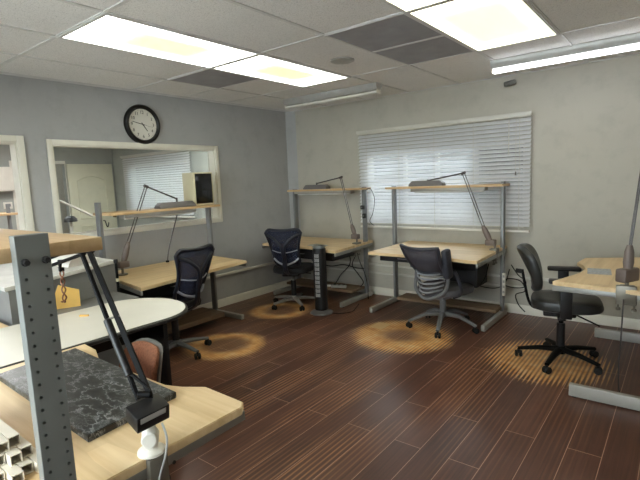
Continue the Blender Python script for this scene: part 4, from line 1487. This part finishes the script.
# ------------------------------------------------------------------ on the near bench
b = B(); prism(b, [(2.23, -4.165), (3.055, -4.18), (3.085, -4.515), (2.27, -4.50)], 0.7405, 0.764, 0.002)
tag(sub_ := obj('marble_slab', b, M['marble']), 'black marble slab with white veins on the nearest bench', 'slab')


def sq_tube(xe, y, z, L, yawd, label):
    t = thing('square_tube', label, 'tube', (xe, y, z), R(yawd), 'white square tubes in a pile')
    o, i = 0.0145, 0.0125
    bm = B()
    box(bm, -L, 0, -o, o, 0, o - i); box(bm, -L, 0, -o, o, 2 * o - (o - i), 2 * o)
    box(bm, -L, 0, -o, -i, o - i, 2 * o - (o - i)); box(bm, -L, 0, i, o, o - i, 2 * o - (o - i))
    obj('tube_wall', bm, M['tube_in'], t)


zb = 0.7405
rows = [(3.12, -4.655, 0, 'bottom row of the tube pile, end nearest the perforated post'),
        (3.10, -4.687, 0, 'bottom row of the tube pile, second from the perforated post'),
        (3.13, -4.719, 0, 'bottom row of the tube pile, third from the perforated post'),
        (3.09, -4.751, 0, 'bottom row of the tube pile, farthest from the marble slab'),
        (3.06, -4.671, 1, 'second layer of the tube pile, nearest the slab'),
        (3.08, -4.703, 1, 'second layer of the tube pile, middle'),
        (3.05, -4.735, 1, 'second layer of the tube pile, farthest from the slab'),
        (3.03, -4.688, 2, 'topmost of the tube pile, nearer the slab'),
        (3.045, -4.720, 2, 'topmost of the tube pile, farther from the slab')]
for xe, y, k, l in rows:
    sq_tube(xe, y, zb + k * 0.0295, 0.45, random.uniform(-0.3, 0.3), 'white square tube in the ' + l)

# knob on the near shelf corner
b = B(); cyl(b, (3.18, -4.519, 1.366), (3.18, -4.495, 1.366), 0.012, 12, 0.003)
nk = obj('knob', b, M['rubber'], None); nk.parent = nb; nk.matrix_parent_inverse = (T(2.72, -4.98, 0, PI)).inverted()

# ------------------------------------------------------------------ small things on and under the other benches
b = B(); box(b, -0.075, 0.075, -0.11, 0.11, 0, 0.0012, 0, T(4.015, -1.235, 0.7605, R(8)))
tag(obj('print_sheet', b, M['print']), 'blue-grey printed sheet lying on the bench by the black armchair', 'paper')
b = B(); box(b, -0.12, 0.12, -0.07, 0.07, 0, 0.004, 0.001, T(0.98, -0.72, 0.7205, R(-15)))
tag(obj('print_sheet', b, M['print']), 'grey-blue sheet lying on the corner bench behind the tower fan', 'paper')
b = B(); box(b, -0.025, 0.025, -0.02, 0.02, 0, 0.02, 0.004, T(0.92, -0.45, 0.1505, 0.4))
tag(obj('paper_scrap', b, M['paper']), 'small crumpled white scrap on the foot board of the corner bench', 'scrap')
t = thing('power_strip', 'grey power strip lying on the foot board of the corner bench', 'power strip', (1.08, -0.45, 0.1505), R(20))
b = B(); box(b, -0.10, 0.10, -0.025, 0.025, 0, 0.035, 0.005); obj('body', b, M['steel_l'], t)
for k in range(3):
    b = B(); box(b, -0.07 + 0.06 * k, -0.04 + 0.06 * k, -0.012, 0.012, 0.035, 0.037); obj('socket', b, M['black'], t)
t = thing('power_strip', 'white power strip fixed upright on the right post of the window bench', 'power strip', (3.045, -0.243, 0.24), 0)
b = B(); box(b, -0.010, 0.022, -0.022, -0.001, 0, 0.24, 0.004); obj('body', b, M['white'], t)
for k in range(4):
    b = B(); box(b, -0.004, 0.016, -0.0235, -0.022, 0.03 + 0.055 * k, 0.055 + 0.055 * k); obj('socket', b, M['steel_l'], t)


def cable(name, label, pts, r=0.005, n=8, material='rubber'):
    bm = B(); tube(bm, smoothpts(pts, n), r, 6)
    return tag(obj(name, bm, M[material]), label, 'cable', 'cables at the benches')


cable('power_cable', 'looped black cable hanging beside the window bench post, by the white power strip', [(3.09, -0.14, 0.55), (3.15, -0.10, 0.44), (3.22, -0.09, 0.38), (3.20, -0.08, 0.31), (3.08, -0.09, 0.30), (2.98, -0.09, 0.33), (3.05, -0.09, 0.39), (3.17, -0.075, 0.37), (3.21, -0.07, 0.27), (3.12, -0.07, 0.22), (3.15, -0.08, 0.12), (3.22, -0.09, 0.05)], 0.0055)
cable('power_cable', 'black cable drooping under the window bench from lamp clamp to the post', [(2.99, -0.55, 0.62), (2.93, -0.5, 0.45), (2.80, -0.40, 0.33), (2.68, -0.3, 0.38), (2.62, -0.2, 0.52), (2.66, -0.2, 0.56)], 0.005)
cable('power_cable', 'black cable drooping low across the window bench towards the post', [(2.60, -0.25, 0.50), (2.72, -0.24, 0.34), (2.90, -0.14, 0.28), (3.02, -0.13, 0.34), (3.07, -0.13, 0.50)], 0.005)
cable('power_cable', 'black cable hanging from the lamp clamp of the corner bench to the floor', [(1.39, -0.47, 0.62), (1.375, -0.40, 0.50), (1.39, -0.30, 0.30), (1.395, -0.27, 0.14), (1.42, -0.30, 0.007)], 0.005)
cable('power_cable', 'black cables running under the corner bench top from side to side', [(0.45, -0.20, 0.42), (0.75, -0.2, 0.36), (1.0, -0.22, 0.40), (1.2, -0.2, 0.37), (1.315, -0.13, 0.36)], 0.007)
cable('power_cable', 'black cable dropping to the grey power strip under the corner bench', [(1.10, -0.22, 0.56), (1.12, -0.25, 0.42), (1.05, -0.35, 0.30), (1.03, -0.42, 0.22), (1.0, -0.46, 0.175)], 0.006)
cable('power_cable', 'black cable crossing under the corner bench beside the tower fan', [(1.25, -0.3, 0.55), (1.18, -0.28, 0.42), (1.25, -0.25, 0.30), (1.30, -0.22, 0.20), (1.31, -0.3, 0.155)], 0.006)
cable('power_cable', 'black cable looped beside the shelf post of the corner bench', [(1.36, -0.20, 1.36), (1.42, -0.18, 1.38), (1.47, -0.17, 1.25), (1.44, -0.17, 1.08), (1.40, -0.18, 0.98), (1.45, -0.16, 0.92)], 0.004)
cable('power_cable', 'black fan cord trailing over the floor from the tower fan base', [(1.37, -1.02, 0.007), (1.48, -0.98, 0.007), (1.55, -0.86, 0.007), (1.50, -0.70, 0.007), (1.44, -0.55, 0.007)], 0.005)
cable('power_cable', 'thin grey cord hanging from the lamp on the bench by the right photo edge', [(4.215, -1.775, 0.70), (4.21, -1.775, 0.45), (4.20, -1.72, 0.2), (4.22, -1.66, 0.03), (4.36, -1.6, 0.007), (4.5, -1.5, 0.007)], 0.005, 8, 'rod')
t = thing('switch_box', 'small black switch box on the shelf post of the corner bench, upper one', 'switch box', (1.355, -0.248, 1.13), 0, 'post switch boxes')
b = B(); box(b, -0.035, 0.012, -0.022, 0.0125, 0, 0.05, 0.005); obj('body', b, M['black'], t)
b = B(); cyl(b, (-0.012, -0.021, 0.025), (-0.012, -0.030, 0.025), 0.009, 10, 0.002); obj('button', b, M['steel_d'], t)
t = thing('switch_box', 'small black switch box on the shelf post of the corner bench, lower one', 'switch box', (1.355, -0.248, 1.02), 0, 'post switch boxes')
b = B(); box(b, -0.012, 0.030, -0.020, 0.0125, 0, 0.06, 0.005); obj('body', b, M['black'], t)
b = B(); cyl(b, (0.01, -0.019, 0.03), (0.01, -0.028, 0.03), 0.008, 10, 0.002); obj('button', b, M['steel_d'], t)

# ------------------------------------------------------------------ things glimpsed in the next room
bs = Vector((-2.0, -2.42, 0.0))
t = thing('floor_lamp', 'white arm lamp in the next room with a black dome shade', 'lamp', bs)
b = B(); cyl(b, (0, 0, 0.0), (0, 0, 0.03), 0.14, 24, 0.005); obj('base', b, M['steel'], t)
b = B(); cyl(b, (0, 0, 0.03), (0, 0, 1.40), 0.028, 12); obj('pole', b, M['steel_l'], t)
b = B(); tube(b, [(0, 0, 1.40), (0.0, 0.2, 1.29), (0.0, 0.44, 1.15)], 0.016, 8); obj('arm', b, M['white'], t)
b = B(); lathe(b, [(0.085, 0), (0.08, 0.035), (0.05, 0.07), (0, 0.082)], T(0.02, 0.13, 1.10), 20); lathe(b, [(0.083, 0.001), (0, 0.001)], T(0.02, 0.13, 1.10), 20); obj('lamp_shade', b, M['black'], t, 'black dome shade')
b = B(); cyl(b, (0.02, 0.13, 0.85), (0.02, 0.13, 1.10), 0.018, 10); tube(b, [(0, 0, 0.9), (0.02, 0.13, 0.87)], 0.012, 8); obj('stem', b, M['white'], t)
t = thing('wall_cabinet', 'white cabinet hung on the far wall of the next room, seen through the left opening', 'cabinet', (XL2, -2.25, 1.55))
b = B(); box(b, 0, 0.22, -0.40, 0.30, 0, 0.42, 0.004); obj('body', b, M['white'], t)
b = B(); box(b, 0.22, 0.235, -0.39, 0.29, 0.01, 0.41, 0.004); obj('door', b, M['white'], t)
t = thing('thermostat', 'small pale thermostat plate on the far wall under the white cabinet', 'thermostat', (XL2, -2.02, 1.30))
b = B(); box(b, 0, 0.02, -0.07, 0.07, -0.06, 0.06, 0.004); obj('plate', b, M['white'], t)
b = B(); box(b, 0.02, 0.024, -0.04, 0.04, -0.02, 0.03); obj('display', b, M['steel'], t)

bpy.context.view_layer.update()
